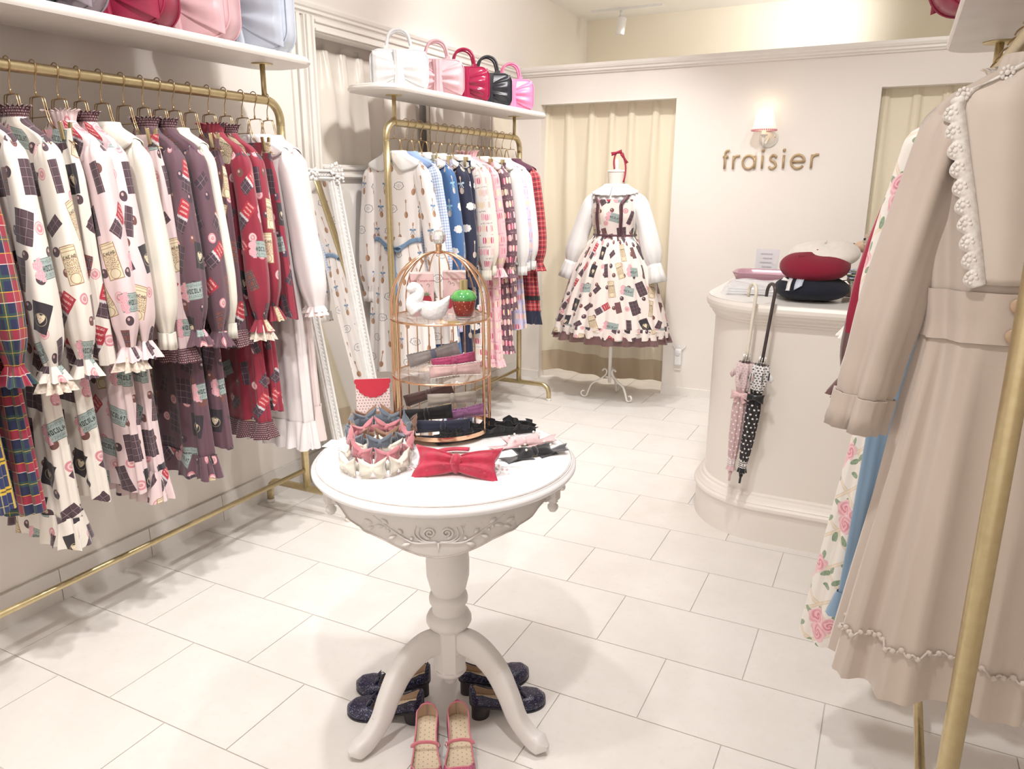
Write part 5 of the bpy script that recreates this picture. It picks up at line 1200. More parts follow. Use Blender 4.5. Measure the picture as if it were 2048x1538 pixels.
def strap(sg):
    pts = [Sd(np.array([1.5 * PI + sg * .50]), np.array([z]), .009)[0] for z in (1.175, 1.25, 1.32, 1.38)]
    pts += [Sb(np.array([1.5 * PI + sg * .62]), np.array([1.43]), .012)[0], np.array((sg * .112, -.03, 1.474)), np.array((sg * .112, .03, 1.470))]
    pts += [Sb(np.array([.5 * PI - sg * .62]), np.array([1.43]), .012)[0]] + [Sd(np.array([.5 * PI - sg * .50]), np.array([z]), .009)[0] for z in (1.38, 1.25, 1.175)]
    p = spline(pts, 50); t_ = np.gradient(p, axis=0); sd_ = np.cross(t_, np.stack([p[:, 0] * .3, p[:, 1], np.where(abs(p[:, 1]) < .05, .3, 0.0)], -1)); sd_ /= np.linalg.norm(sd_, axis=1, keepdims=True) + 1e-9
    G = np.stack([p - sd_ * .012, p - sd_ * .0, p + sd_ * .012], 1); solid(one('strap', grid(G), f_choco_rib, pf), .002)
    fr_ = np.array([Sd(np.array([1.5 * PI + sg * .50]), np.array([z]), .012 + .004 * (k % 2))[0] + (sg * .003 * (k % 2), 0, 0) for k, z in enumerate(np.linspace(1.175, 1.385, 40))]); one('ruched_trim', tube(fr_, .009, 6, flat=.6), f_dot, pf)
for sg in (-1, 1): strap(sg)
one('waist_tape', surf(Sd, 1.180, 1.168, 3, off=.007), f_choco_rib, pf)
b = MB(); p = Sd(np.array([1.5 * PI]), np.array([1.176]), .016)[0]; bow(b, TR(tuple(p)), .030, .013, .006, .006, tails=[(-.03, -.022, .005), (.03, -.022, .005)]); b.build('waist_bow', f_choco_rib, pf)
# headband on the neck knob
hd = thing('bow_headband', 'burgundy headband with bows hung on the neck of the mannequin', 'headband', (MC_[0], MC_[1], 0), (0, 0, .35))
p = spline([(-.018, -.030, 1.610), (-.022, -.018, 1.66), (-.012, 0, 1.705), (.012, .0, 1.718), (.040, -.005, 1.69), (.056, -.02, 1.635), (.056, -.04, 1.575), (.045, -.066, 1.525)], 40)
one('band', tube(p, .010, 8, flat=.6), f_burg, hd)
b = MB()
for q, r_ in ((p[13], -.25), (p[24], 1.05)): bow(b, TR(tuple(q + (0, -.008, .002)), (0, r_, 0)), .036, .013, .010, .008, h0=.5)
b.build('bows', f_burg, hd)

# ---------------------------------------------------------------- wall lamp, sign, wall device
m_shade = mat('lit_lamp_shade', (.95, .90, .80), .7, fn=mottled((.95, .91, .84), (.90, .80, .66), 30), **{'Emission Color': (1.0, .86, .66, 1), 'Emission Strength': .40})
m_pinkt = mat('pink_bead_trim', (.78, .36, .42), .6, fn=mottled((.80, .38, .44), (.72, .30, .36), 60))
sc_ = thing('wall_lamp', 'white wall lamp with glowing fabric shade above the shop sign', 'wall lamp', (-.815, 5.35, 1.80))
one('back_plate', xform(lathe([(0, 0), (.058, 0), (.060, .006), (.052, .014), (.0, .016)], 32), np.array(Matrix.Rotation(PI / 2, 4, 'X'))), m_cwhite, sc_)
for s_ in (-.04, .04): one('screw', ellipsoid((s_, -.016, .006), (.004, .003, .004), 8, 5), m_gold, sc_)
one('arm', tube(spline([(0, -.012, 0), (-.012, -.055, -.035), (-.02, -.085, -.03), (-.02, -.092, .01)], 20), .0075, 10), m_cwhite, sc_)
one('candle_cup', lathe([(.004, -.055), (.012, .0), (.010, .008), (.028, .016), (.028, .020), (.014, .022), (.014, .05)], 20, (-.02, -.092, 0)), m_cwhite, sc_)
sh = one('shade', lathe([(.073, .048), (.064, .09), (.056, .135), (.048, .165), (.040, .172)], 32, (-.02, -.092, 0), caps=False), m_shade, sc_); solid(sh, .002)
b = MB()
for k in range(36): a = 2 * PI * k / 36; b.add(ellipsoid((-.02 + .076 * math.cos(a), -.092 + .076 * math.sin(a), .046), (.006, .006, .006), 8, 5))
b.build('bead_trim', m_pinkt, sh)['kind'] = 'stuff'
pl_ = bpy.data.lights.new('lamp_bulb', 'POINT'); pl_.energy = .14; pl_.color = (1, .80, .58); pl_.shadow_soft_size = .03; po = bpy.data.objects.new('lamp_bulb', pl_); po.location = (-.835, 5.258, 1.985); COL.objects.link(po)
m_sign = mat('bronze_sign_letter', (.50, .36, .20), .45, .3, fn=mottled((.52, .38, .22), (.46, .33, .18), 20))
sg_ = thing('wall_sign', 'bronze lettering spelling the shop name on the back wall', 'sign', (0, 5.35, 1.610))
def letter(x0, paths, name):
    b = MB()
    for p in paths:
        P = np.array([(x0 + a, -.010, c) for a, c in p]); b.add(tube(P, .0072, 8))
    b.build(name, m_sign, sg_)
arcp = lambda cx, cy, rx, ry, a0, a1, n=20: [(cx + rx * math.cos(u), cy + ry * math.sin(u)) for u in np.linspace(a0, a1, n)]
XH = .084
letter(-1.098, [[(.012, 0), (.012, .098)] + arcp(.030, .098, .018, .020, PI, PI * .35, 8), [(-.002, .078), (.034, .078)]], 'letter_f')
rl = [[(.006, 0), (.006, XH)], arcp(.036, .050, .030, .034, PI, PI * .38, 10)]
letter(-1.036, rl, 'letter_r')
letter(-.968, [arcp(.038, .042, .038, .042, 0, 2 * PI, 40), [(.078, 0), (.078, XH)]], 'letter_a')
il = [[(0, 0), (0, XH)], arcp(0, .114, .004, .004, 0, 2 * PI, 10)]
letter(-.843, il, 'letter_i')
letter(-.800, [spline([(0, .014), (.012, .002), (.030, .002), (.044, .018), (.034, .040), (.014, .050), (.006, .066), (.018, .082), (.034, .082), (.046, .070)], 40).tolist()], 'letter_s')
letter(-.710, il, 'letter_i')
letter(-.662, [arcp(.040, .042, .040, .042, 0, PI * 1.80, 40), [(.002, .042), (.080, .042)]], 'letter_e')
letter(-.545, rl, 'letter_r')
m_plast = mat('white_plastic', (.86, .86, .86), .35, fn=mottled((.86, .86, .86), (.84, .84, .84), 10))
wf = thing('wall_router', 'small white plug in device with antennas low on back wall', 'router', (-1.322, 5.35, .29))
o = one('housing', cbox((0, -.018, 0), (.052, .036, .120)), m_plast, wf, False); bev(o, .012, 4)
one('dial', xform(lathe([(.0, .0), (.017, .0), (.017, .003), (.012, .004), (.0, .004)], 24), np.array(Matrix.Translation((0, -.036, .026)) @ Matrix.Rotation(PI / 2, 4, 'X'))), mat('pale_grey_plastic', (.72, .72, .73), .4, fn=mottled((.72, .72, .73), (.69, .69, .7), 10)), wf)
for x0, x1 in ((-.022, -.046), (.002, .002), (.022, .050)): one('antenna', tube([(x0, -.008, .05), (x1, -.008, .085 if x0 else .095)], .0042, 8), m_plast, wf)
one('plug', cbox((0, -.006, -.075), (.046, .012, .05)), m_cwhite, wf, False)

# ---------------------------------------------------------------- counter
m_cnt = mat('cream_lacquer', (.84, .79, .73), .38, fn=mottled((.85, .80, .74), (.83, .775, .71), 1.5))
CX, CY, CR = -.695, 3.185, .30
path = [(CX, 4.25), (CX, 3.9)] + [(CX + CR - CR * math.cos(u), CY + CR - CR * math.sin(u)) for u in np.linspace(0, PI / 2, 18)] + [(.0, CY), (.5, CY), (1.04, CY)]
ct = thing('sales_counter', 'cream rounded sales counter with moulded top and plinth', 'counter')
one('counter_body', sweep(path, [(0, .16), (0, .97)]), m_cnt, ct)
one('plinth', sweep(path, [(.036, 0), (.036, .138), (.042, .142), (.047, .150), (.046, .162), (.036, .170), (.036, .174), (.030, .180), (.024, .192), (.014, .198), (.012, .206), (.006, .210), (0, .212)]), m_cnt, ct, angle=22)
one('cornice', sweep(path, [(0, .945), (.006, .947), (.008, .956), (.016, .960), (.018, .968), (.030, .978), (.032, .988), (.040, .994), (.044, 1.006), (.043, 1.020), (.034, 1.034)]), m_cnt, ct, angle=22)
d = np.gradient(np.array(path), axis=0); d /= np.linalg.norm(d, axis=1, keepdims=True); oo = np.array(path) + np.c_[d[:, 1], -d[:, 0]] * .035
top = oo.tolist() + [(1.04, 4.25)]
one('counter_top', prism(top, 1.020, 1.036), mat('white_counter_top', (.86, .83, .79), .25, fn=mottled((.87, .84, .80), (.84, .81, .77), 3)), ct, False)
CZ = 1.036
# things on the counter
m_film = mat('clear_film', (.90, .91, .94), .15, fn=mottled((.90, .91, .94), (.86, .86, .90), 20), Alpha=.45)
pk = thing('packet', 'white folded cloth packet in clear film on the counter corner', 'packet', (-.535, 3.565, CZ), .12)
for i in range(3): bev(one('folded_cloth', cbox((.004 * i, .003 * i, .006 + .0105 * i), (.26, .30, .009)), f_white, pk, False), .004)
G = np.array([[(x, y, .036 + .004 * math.sin(x * 40 + y * 25) - .030 * max(0, abs(x) - .125) / .03 - .03 * max(0, abs(y) - .15) / .03) for x in np.linspace(-.155, .155, 24)] for y in np.linspace(-.18, .18, 24)]); one('film', grid(G), m_film, pk)
V, F, _ = text_geo('Emily Temple cute', .016, .3); one('lettering', xform((V, F, None), np.array(Matrix.Translation((.0, -.152, .014)) @ Matrix.Rotation(PI / 2, 4, 'X'))), m_gold, pk, False)
m_mauve = mat('mauve_plastic', (.50, .28, .34), .2, fn=mottled((.52, .30, .36), (.46, .25, .31), 5))
ty = thing('tray', 'mauve rimmed oval tray behind the film packet on the counter', 'tray', (-.545, 3.930, CZ), .05)
def rrect(w, d, r, n=8): return [(sx * (w - r) + r * math.cos(a + u), sy * (d - r) + r * math.sin(a + u)) for sx, sy, a in ((1, 1, 0), (-1, 1, PI / 2), (-1, -1, PI), (1, -1, 3 * PI / 2)) for u in np.linspace(0, PI / 2, n)]
lay = [(.145, .10, 0), (.165, .12, .045), (.170, .125, .050), (.165, .12, .052), (.155, .11, .046), (.140, .095, .006)]
G = np.stack([np.c_[np.array(rrect(w_, d_, .07)), np.full(32, z_)] for w_, d_, z_ in lay]); V, F, _ = grid(G, cv=True); one('tray_shell', (V, F.tolist() + [list(range(32))[::-1], [160 + i for i in range(32)]], None), m_mauve, ty)
cs = thing('card_stand', 'clear upright card stand at the back of the counter', 'card stand', (-.585, 4.10, CZ), -.05)
o = one('card', cbox((0, 0, .085), (.115, .003, .125)), mat('grey_white_card', (.76, .76, .78), .4, fn=mottled((.77, .77, .79), (.73, .73, .75), 10)), cs, False); o.rotation_euler = (-.12, 0, .0)
one('stand_foot', cbox((0, .02, .010), (.12, .07, .02)), m_film, cs, False)
for i, s_ in enumerate(('Thank you', 'cash  card', 'open 11-20')[:0]): pass
b = MB()
for i in range(4): b.add(cbox((-.004 + .006 * (i % 2), -.0035, .125 - i * .022), (.06 - .012 * (i % 2), .0006, .0035)))
o = b.build('faint_print_lines', mat('faint_print', (.55, .55, .58)), cs, False); o.rotation_euler = (-.12, 0, 0)
def beret(label, loc, rot, m1, r=.15, h=.040):
    t = thing('beret', label, 'beret', loc, rot, 'felt berets on the counter'); ph = np.linspace(-PI / 2, PI / 2, 18); th = np.linspace(0, 2 * PI, 48, endpoint=False)
    G = np.stack([(r * np.cos(ph) ** .75)[:, None] * np.cos(th) * (1 + .02 * np.sin(3 * th)), (r * .92 * np.cos(ph) ** .75)[:, None] * np.sin(th), (h * np.sin(ph))[:, None] * (1 + .08 * np.sin(2 * th + 1)) + 0 * th], -1); one('felt_body', grid(G, cv=True), m1, t)
    one('stalk', tube([(0, 0, h * .95), (.004, 0, h + .012)], .004, 6), m1, t); return t
f_nfelt = fab('navy_felt', weave((.008, .010, .022), None, 40), .95, .08); f_bfelt = fab('burgundy_felt', weave((.24, .007, .03), None, 40), .95, .15); f_cfelt = fab('cream_felt', weave((.84, .79, .74), None, 40), .95, .5); f_ice = fab('ice_blue_ribbon', weave((.62, .68, .80)), .4)
b1 = beret('navy felt beret with ice blue ribbon, bottom of the stack on the counter', (-.292, 3.375, CZ + .050), (0, 0, .1), f_nfelt, .148, .050)
def band_on(t, x0, wd, r, h, m1, name):
    yy = np.linspace(-.985, -.35, 16); G = []
    for dx in (-wd / 2, wd / 2):
        row = []
        for q in yy:
            x = x0 + dx + .02 * (q + .6); rho = math.hypot(x / r, q * .92 * .98); zz = h * math.sqrt(max(0, 1 - min(1, rho) ** 2.6)); row.append((x, q * r * .92 * .99, zz + .0022))
        G.append(row)
    solid(one(name, grid(np.array(G)), m1, t), .0012)
band_on(b1, -.085, .016, .148, .050, f_white, 'ribbon_stripe'); band_on(b1, -.045, .030, .148, .050, f_ice, 'ribbon_stripe')
b = MB(); bow(b, TR((-.050, -.055, .047), (-.9, 0, -.3)), .040, .018, .006, .007, h0=.35); b.build('ribbon_bow', f_ice, b1)
b = MB(); bow(b, TR((-.095, -.070, .036), (-.9, .3, -.3)), .022, .010, .004, .004, h0=.35); b.build('ribbon_bow', f_white, b1)
b2 = beret('burgundy felt beret with gold chain, middle of the stack on the counter', (-.288, 3.395, CZ + .140), (.16, -.04, .3), f_bfelt, .140, .058)
ch = [(-.040 + .030 * q + .003 * math.sin(q * 20), -.045 - .055 * q, .046 - .022 * q * q) for q in np.linspace(0, 1, 24)]
b = MB()
for i, p in enumerate(ch): b.add(ellipsoid(p, (.0035, .0025, .0025), 6, 4))
b.build('gold_chain', m_gold, b2)['kind'] = 'stuff'; b = MB(); bow(b, TR((-.045, -.040, .052), (-.8, 0, .2)), .032, .010, .005, .006, h0=.5); b.build('wool_bow', fab('dark_red_wool', weave((.20, .01, .03)), .9), b2)
b3 = beret('cream felt beret with red bow, top of the stack on the counter', (-.262, 3.470, CZ + .185), (.20, -.05, .2), f_cfelt, .142, .048)
b = MB(); bow(b, TR((-.020, -.045, .036), (-.7, 0, .1)), .034, .010, .005, .006, h0=.5); b.build('wool_bow', fab('dark_red_wool', None), b3)
# little posy of leaves and blue flowers
m_leaf = mat('posy_leaf', (.20, .27, .17), .6, fn=mottled((.24, .32, .21), (.40, .45, .35), 30)); m_blu = mat('posy_blue_petal', (.42, .50, .70), .7, fn=mottled((.45, .53, .72), (.60, .66, .78), 60)); m_bud = mat('posy_bud', (.62, .62, .40), .7, fn=mottled((.64, .64, .42), (.5, .52, .32), 50))
fl_ = thing('flower_posy', 'small posy of green leaves and blue blossoms beside the berets', 'posy', (-.112, 3.395, CZ))
r0 = np.random.default_rng(8)
one('holder', lathe([(.024, 0), (.030, .05), (.034, .08), (.032, .082), (.0, .07)], 20), m_glass, fl_)
def leafgeo(c, d, L, wd):
    d = np.array(d) / np.linalg.norm(d); s_ = np.cross(d, (0, 0, 1.)); s_ /= np.linalg.norm(s_) + 1e-6; n_ = np.cross(s_, d); t = np.linspace(0, 1, 6)
    ww = wd * np.array([.15, .8, 1, .8, .4, .03]); ctr = np.array(c) + d * L * t[:, None] - np.array((0, 0, 1)) * (t ** 2 * L * .25)[:, None]
    return grid(np.stack([ctr - s_ * ww[:, None] + n_ * .15 * ww[:, None], ctr, ctr + s_ * ww[:, None] + n_ * .15 * ww[:, None]], 1))
for k in range(16):
    a = k * 2.4; e = r0.uniform(.1, 1.1); d_ = (math.cos(a), math.sin(a), e); solid(one('leaf', leafgeo((.012 * math.cos(a), .012 * math.sin(a), .075 + .03 * r0.random()), d_, r0.uniform(.05, .08), .018), m_leaf, fl_), .001)
for k in range(22):
    a = r0.uniform(0, 6.28); e = r0.uniform(.2, 1.2); c = np.array((math.cos(a) * math.cos(e), math.sin(a) * math.cos(e), math.sin(e))) * r0.uniform(.035, .055) + (0, 0, .085)
    b = MB()
    for j in range(4): b.add(ellipsoid(c + .006 * np.array((math.cos(j * 1.57), math.sin(j * 1.57), .3)), (.006, .006, .003), 7, 5))
    b.build('blossom', m_blu if k % 3 else m_bud, fl_)
# teddy bear
m_fur = mat('tan_plush', (.70, .54, .40), .95, fn=mottled((.72, .57, .43), (.60, .44, .31), 80), bump=(fine(220), .8, .006), **{'Sheen Weight': .8})
bear = thing('teddy_bear', 'tan plush teddy bear sitting on the counter, muzzle pointing left', 'teddy bear', (-.058, 3.560, CZ), (0, 0, -.25))
one('body', ellipsoid((0, 0, .075), (.065, .06, .08), 24, 14), m_fur, bear)
rgb = np.random.default_rng(3)
V, F, _ = ellipsoid((0, 0, .230), (.066, .062, .060), 64, 40); V = V + rgb.normal(0, .0022, V.shape); one('head', (V, F, None), m_fur, bear)
V, F, _ = ellipsoid((-.062, -.012, .214), (.036, .028, .025), 24, 14); one('muzzle', (V, F, None), mat('pale_plush', (.74, .54, .40), .9, fn=mottled((.76, .56, .42), (.68, .48, .34), 60)), bear)
one('nose', ellipsoid((-.098, -.014, .222), (.006, .009, .006), 12, 8), mat('brown_stitch', (.22, .12, .09), .6, fn=mottled((.22, .12, .09), (.16, .08, .06), 50)), bear)
for s_ in (-.036, .024): one('eye', ellipsoid((-.050, s_ - .004, .248), (.005, .005, .005), 10, 7), m_sole, bear)
for s_ in (-.045, .045): one('ear', ellipsoid((.0, s_, .285), (.014, .024, .024), 14, 9), m_fur, bear)
for s_ in (-1, 1):
    one('arm', tube(spline([(0, s_ * .05, .13), (-.05, s_ * .062, .10), (-.085, s_ * .045, .07)], 12), np.linspace(.024, .020, 12), 12), m_fur, bear)
    one('leg', tube(spline([(-.02, s_ * .04, .035), (-.07, s_ * .055, .03), (-.105, s_ * .06, .03)], 10), np.linspace(.03, .027, 10), 12), m_fur, bear)

# ---------------------------------------------------------------- umbrellas hooked on the counter
def umb_print(g1, g2, dot, frac):
    def fn(nt):
        u, v = uv_of(nt); rv = v / .019; row = rv.floor(); uu = u / .021 + row * .5
        d = length(uu.fract() - .5, rv.fract() - .5) < .2
        c = mix(nt, d, g1, dot)
        st = ((v - .085).abs() < .016) * (((v - .085) / .0085).fract() > .45); c = mix(nt, st, c, (.84, .80, .80))
        st = ((v - .385).abs() < .012) * (((v - .385) / .0085).fract() > .45); c = mix(nt, st, c, (.84, .80, .80))
        rv2 = v / .0105; r2 = rv2.floor(); u2 = u / .0105 + r2 * .5; d2 = length(u2.fract() - .5, rv2.fract() - .5) < .26
        return mix(nt, v > .415, c, mix(nt, d2, g2[0], g2[1]))
    return fn
def umbrella(label, top, tip, g, mh, mb, cat_seed):
    top, tip = np.array(top), np.array(tip); ax = top - tip; Lt = np.linalg.norm(ax); ax /= Lt
    t = thing('umbrella', label, 'umbrella', tuple(tip), (0, 0, 0), 'umbrellas hooked on the counter')
    q = Vector((0, 0, 1)).rotation_difference(Vector(ax)); t.rotation_euler = q.to_euler()
    v = np.linspace(.045, .52, 60); r = np.interp(v, [.045, .07, .10, .2, .32, .40, .44, .50, .52], [.010, .014, .016, .024, .028, .022, .030, .034, .028]); th = np.linspace(0, 2 * PI, 65)
    G = np.stack([(r[:, None] * (1 + .13 * np.sin(8 * th[None] + v[:, None] * 9))) * np.cos(th), (r[:, None] * (1 + .13 * np.sin(8 * th[None] + v[:, None] * 9))) * np.sin(th), np.repeat(v[:, None], 65, 1)], -1)
    uv = np.stack([np.repeat((th * .026)[None], 60, 0) + .5, np.repeat(v[:, None], 65, 1)], -1); one('canopy', grid(G, uv=uv), g, t)
    for k in range(6):                                   # loose points of the ruffled edge
        a = k * 1.05 + cat_seed; c_ = np.array((.030 * math.cos(a), .030 * math.sin(a), .485))
        Gq = np.array([[c_ + np.array((math.cos(a) * (.006 * i + .012 * (j == 1) * i / 3), math.sin(a) * (.006 * i + .012 * (j == 1) * i / 3), (j - 1) * .016 - .006 * i)) for j in range(3)] for i in range(4)])
        solid(one('ruffle_point', grid(Gq, uv=np.full((4, 3, 2), .45) + Gq[..., :2]), g, t), .001)
    one('ferrule', lathe([(.0035, 0), (.0048, .002), (.0052, .028), (.0075, .032), (.010, .050)], 14), mb, t)
    b = MB(); bow(b, TR((0, -.030, .385), (0, 0, 0)), .036, .020, .010, .008, tails=[(-.02, -.03, .008), (.02, -.03, .008)]); b.build('tie_bow', mb, t)
    one('tip_collar', frill(lambda th_, z_: np.stack([.012 * np.cos(th_), .012 * np.sin(th_), z_ + 0 * th_], -1), .072, .02, .003, 7, 1, flare=.004), mb, t)
    for k in range(8): a = k * PI / 4; one('rib_tip', tube([(.014 * math.cos(a), .014 * math.sin(a), .50), (.013 * math.cos(a), .013 * math.sin(a), .552)], .0016, 5), m_silver, t)
    # handle: shaft plus crook bending back over the counter top
    H = Lt; rc = .034
    cd = np.array(Matrix(q.to_matrix().inverted()) @ Vector((-.55, .83, 0))); cd[2] = 0; cd /= np.linalg.norm(cd)
    pts = [(0, 0, z) for z in np.linspace(.53, H - rc, 8)] + [tuple(cd * (rc - rc * math.cos(u)) + np.array((0, 0, H - rc + rc * math.sin(u)))) for u in np.linspace(.2, PI, 14)]
    pts.append(tuple(cd * 2 * rc + np.array((0, 0, H - rc - .022))))
    one('crook_handle', tube(pts, .0068, 10), mh, t); return t
m_iv = mat('ivory_plastic', (.80, .75, .64), .3, fn=mottled((.82, .77, .66), (.78, .72, .60), 20)); m_dk = mat('dark_brown_plastic', (.05, .035, .035), .25, fn=mottled((.05, .035, .035), (.08, .06, .06), 20))
u_p = fab('umbrella_pink_dots', umb_print((.58, .40, .41), ((.74, .60, .60), (.60, .42, .44)), (.86, .78, .76), .4), .5); u_b = fab('umbrella_black_dots', umb_print((.012, .011, .014), ((.80, .78, .78), (.03, .03, .035)), (.86, .84, .83), .4), .5)
umbrella('pink dotted folding umbrella with ivory crook handle hooked on the counter', (-.470, 3.108, 1.118), (-.516, 3.085, .285), u_p, m_iv, v_pnk, .3)
umbrella('black dotted folding umbrella with dark crook handle hooked on the counter', (-.398, 3.108, 1.122), (-.472, 3.085, .282), u_b, m_dk, v_blk, .9)
# ---------------------------------------------------------------- bow bags on the shelves
def leather(name, c, rough=.35): return mat(name, c, rough, fn=weave(c, tuple(a * .88 for a in c), 12), bump=(fine(500), .06, .001))
def bag(label, loc, rz, m1, W=.29, Hh=.19, D=.10, handles=True, group='bow handbags on the rack behind the table'):
    t = thing('bow_handbag', label, 'handbag', loc, rz, group); r = min(W, Hh) * .26; n = 12
    def ol(w, h): rr_ = min(r, w, h); return np.array([(sx * (w - rr_) + rr_ * math.cos(a + u), sy * (h - rr_) + rr_ * math.sin(a + u)) for sx, sy, a in ((1, 1, 0), (-1, 1, PI / 2), (-1, -1, PI), (1, -1, 3 * PI / 2)) for u in np.linspace(0, PI / 2, n)])
    L = []
    for sc, y in ((.05, -D / 2 - .016), (.5, -D / 2 - .013), (.85, -D / 2 - .005), (.97, -D / 2 + .001), (1.0, -D / 2 + .010), (1.015, 0), (1.0, D / 2 - .010), (.97, D / 2 - .001), (.85, D / 2 + .004), (.05, D / 2 + .010)):
        p = ol(W / 2, Hh / 2) * sc; L.append(np.stack([p[:, 0], np.full(len(p), y), p[:, 1] + Hh / 2], -1))
    V, F, _ = grid(np.stack(L), cv=True); k = len(L[0]); F = F.tolist() + [list(range(k)), [9 * k + i for i in range(k)][::-1]]
    one('body', (V, F, None), m1, t)
    for y in (-D / 2 + .003, D / 2 - .003): p = ol(W / 2, Hh / 2); one('piping', tube(np.stack([p[:, 0], np.full(len(p), y), p[:, 1] + Hh / 2], -1), .0036, 6, closed=True), m1, t)
    b = MB()
    for sg in (-1, 1): b.add(wing(sg, W * .46, Hh * .46, .026, h0=.30, rip=4, notch=.0, rows=18, n=64, ramp=.34), M=TR((0, -D / 2 - .008, Hh / 2)))
    b.build('bow_wings', m1, t)
    th = np.linspace(0, 2 * PI, 40, endpoint=False); zz = np.linspace(-.47, .47, 14) * Hh
    G = np.stack([W * .085 * np.cos(th)[None] * (1 + .25 * (abs(zz[:, None]) / (Hh * .47)) ** 2), -D / 2 - .020 - .018 * np.clip(np.sin(th + PI)[None], -1, 1) * (1 + .12 * np.sin(th * 9)[None]) * (1 - .3 * (zz[:, None] / (Hh * .5)) ** 2), Hh / 2 + zz[:, None] + 0 * th], -1); one('bow_knot', grid(G, cv=True), m1, t)
    one('zip', tube([(x, 0, Hh + .001) for x in np.linspace(-W * .36, W * .36, 8)], .0035, 6), m_silver, t)
    if handles:
        for y in (-D * .30, D * .30):
            hw, hh = W * .20, Hh * .52
            p = spline([(-hw * 1.08, y, Hh - .012), (-hw * 1.02, y, Hh + hh * .35), (-hw * .72, y, Hh + hh * .82), (0, y * .9, Hh + hh), (hw * .72, y, Hh + hh * .82), (hw * 1.02, y, Hh + hh * .35), (hw * 1.08, y, Hh - .012)], 36)
            h_ = one('handle', tube(p, .0075, 10), m1, t)
            for s_ in (-1, 1): one('handle_tab', cbox((s_ * hw * 1.08, y, Hh + .004), (.022, .016, .030)), m1, h_, False)
    one('side_ring', tube([(W / 2 + .006, .006 * math.cos(u), Hh * .72 + .006 * math.sin(u)) for u in np.linspace(0, 2 * PI, 12, endpoint=False)], .0015, 5, closed=True), m_silver, t)
    return t
l_w, l_p, l_r, l_k, l_h = leather('white_leather', (.86, .86, .87)), leather('pale_pink_leather', (.80, .50, .54)), leather('crimson_patent', (.36, .02, .07), .16), leather('black_leather', (.02, .02, .026)), leather('hot_pink_leather', (.80, .22, .38)); l_b = leather('ice_blue_leather', (.55, .60, .70)); l_g = leather('mauve_grey_leather', (.30, .25, .29)); l_r2 = leather('crimson_leather', (.34, .025, .07), .35)
SZ2 = 1.942 + .031
bag('white leather bow handbag at near end of the shelf', (-2.375, 3.435, SZ2), .60, l_w)
bag('pale pink leather bow handbag between the white and crimson ones', (-2.365, 3.775, SZ2), .66, l_p)
bag('crimson patent bow handbag in the middle of the row of five', (-2.365, 4.070, SZ2), .66, l_r)
bag('black leather bow handbag between crimson and hot pink ones', (-2.365, 4.360, SZ2), .66, l_k)
bag('hot pink leather bow handbag at far end of the shelf', (-2.360, 4.665, SZ2), .66, l_h)
SZ1 = 1.972 + .031; GB = 'large bow bags on the left shelf'
bag('ice blue leather bow bag at the far end of the left shelf', (-2.385, 2.372, SZ1), .50, l_b, .40, .30, .13, group=GB)
bag('pale pink leather bow bag beside the ice blue one on the left shelf', (-2.385, 2.085, SZ1), .50, l_p, .40, .30, .13, group=GB)
bag('crimson leather bow bag beside the pale pink one on the left shelf', (-2.385, 1.815, SZ1), .50, l_r2, .40, .30, .13, group=GB)
bag('mauve grey leather bow bag squeezed behind the crimson one on the left shelf', (-2.400, 1.590, SZ1), .50, l_g, .38, .30, .08, group=GB)
bag('black leather bow bag at left end of the left shelf', (-2.385, 1.415, SZ1), .50, l_k, .40, .30, .12, group=GB)
bag('dark red bow bag just peeping over the shelf at top right corner', (.190, 2.30, 1.875 + .031), PI + .3, l_r2, .36, .26, .11, group='bags on the right shelf')

# ---------------------------------------------------------------- leaning mirror
m_orn = mat('white_carved_plaster', (.86, .85, .84), .4, fn=mottled((.87, .86, .85), (.80, .78, .76), 60))
y0, y1, Hm = 2.735, 3.130, 1.60; lean = math.atan2(.27, 1.57)
mr = thing('leaning_mirror', 'tall white ornate framed mirror leaning on left wall between the racks', 'mirror', (-2.318, (y0 + y1) / 2, .0), (0, 0, PI / 2))
mr.rotation_euler = Matrix(((0, -math.cos(lean), -math.sin(lean)), (1, 0, 0), (0, -math.sin(lean), math.cos(lean)))).to_euler() if False else (0, 0, 0)
# local frame: X = thickness (towards room), Y = along wall, Z = up the leaning board
mr.rotation_euler = (0, -lean, 0)
W2 = (y1 - y0) / 2; fw = .055
def bar(name, ya, yb, za, zb, horiz):
    b = MB(); b.add(box(0, .018, ya, yb, za, zb))
    if horiz:
        for f0, f1, h in ((.08, .25, .030), (.35, .55, .026), (.70, .92, .034)): b.add(box(.0, h, ya, yb, za + (zb - za) * f0, za + (zb - za) * f1))
    else:
        for f0, f1, h in ((.08, .25, .030), (.35, .55, .026), (.70, .92, .034)):
            q0, q1 = (f0, f1); b.add(box(.0, h, ya + (yb - ya) * q0, ya + (yb - ya) * q1, za, zb))
    o = b.build(name, m_orn, mr, False); bev(o, .004, 2)
    bb = MB(); n_ = int(((zb - za) if not horiz else (yb - ya)) / .02)
    for k in range(n_):
        f = (k + .5) / n_
        c = (.027, (ya + yb) / 2, za + (zb - za) * f) if not horiz else (.027, ya + (yb - ya) * f, (za + zb) / 2)
        bb.add(ellipsoid(c, (.005, .004, .006) if not horiz else (.005, .006, .004), 6, 5))
    bb.build('bead_row', m_orn, o)['kind'] = 'stuff'
bar('frame_side', -W2, -W2 + fw, 0, Hm, False); bar('frame_side', W2 - fw, W2, 0, Hm, False); bar('frame_top', -W2, W2, Hm - fw, Hm, True); bar('frame_bottom', -W2, W2, 0, fw, True)
r1 = np.random.default_rng(12)
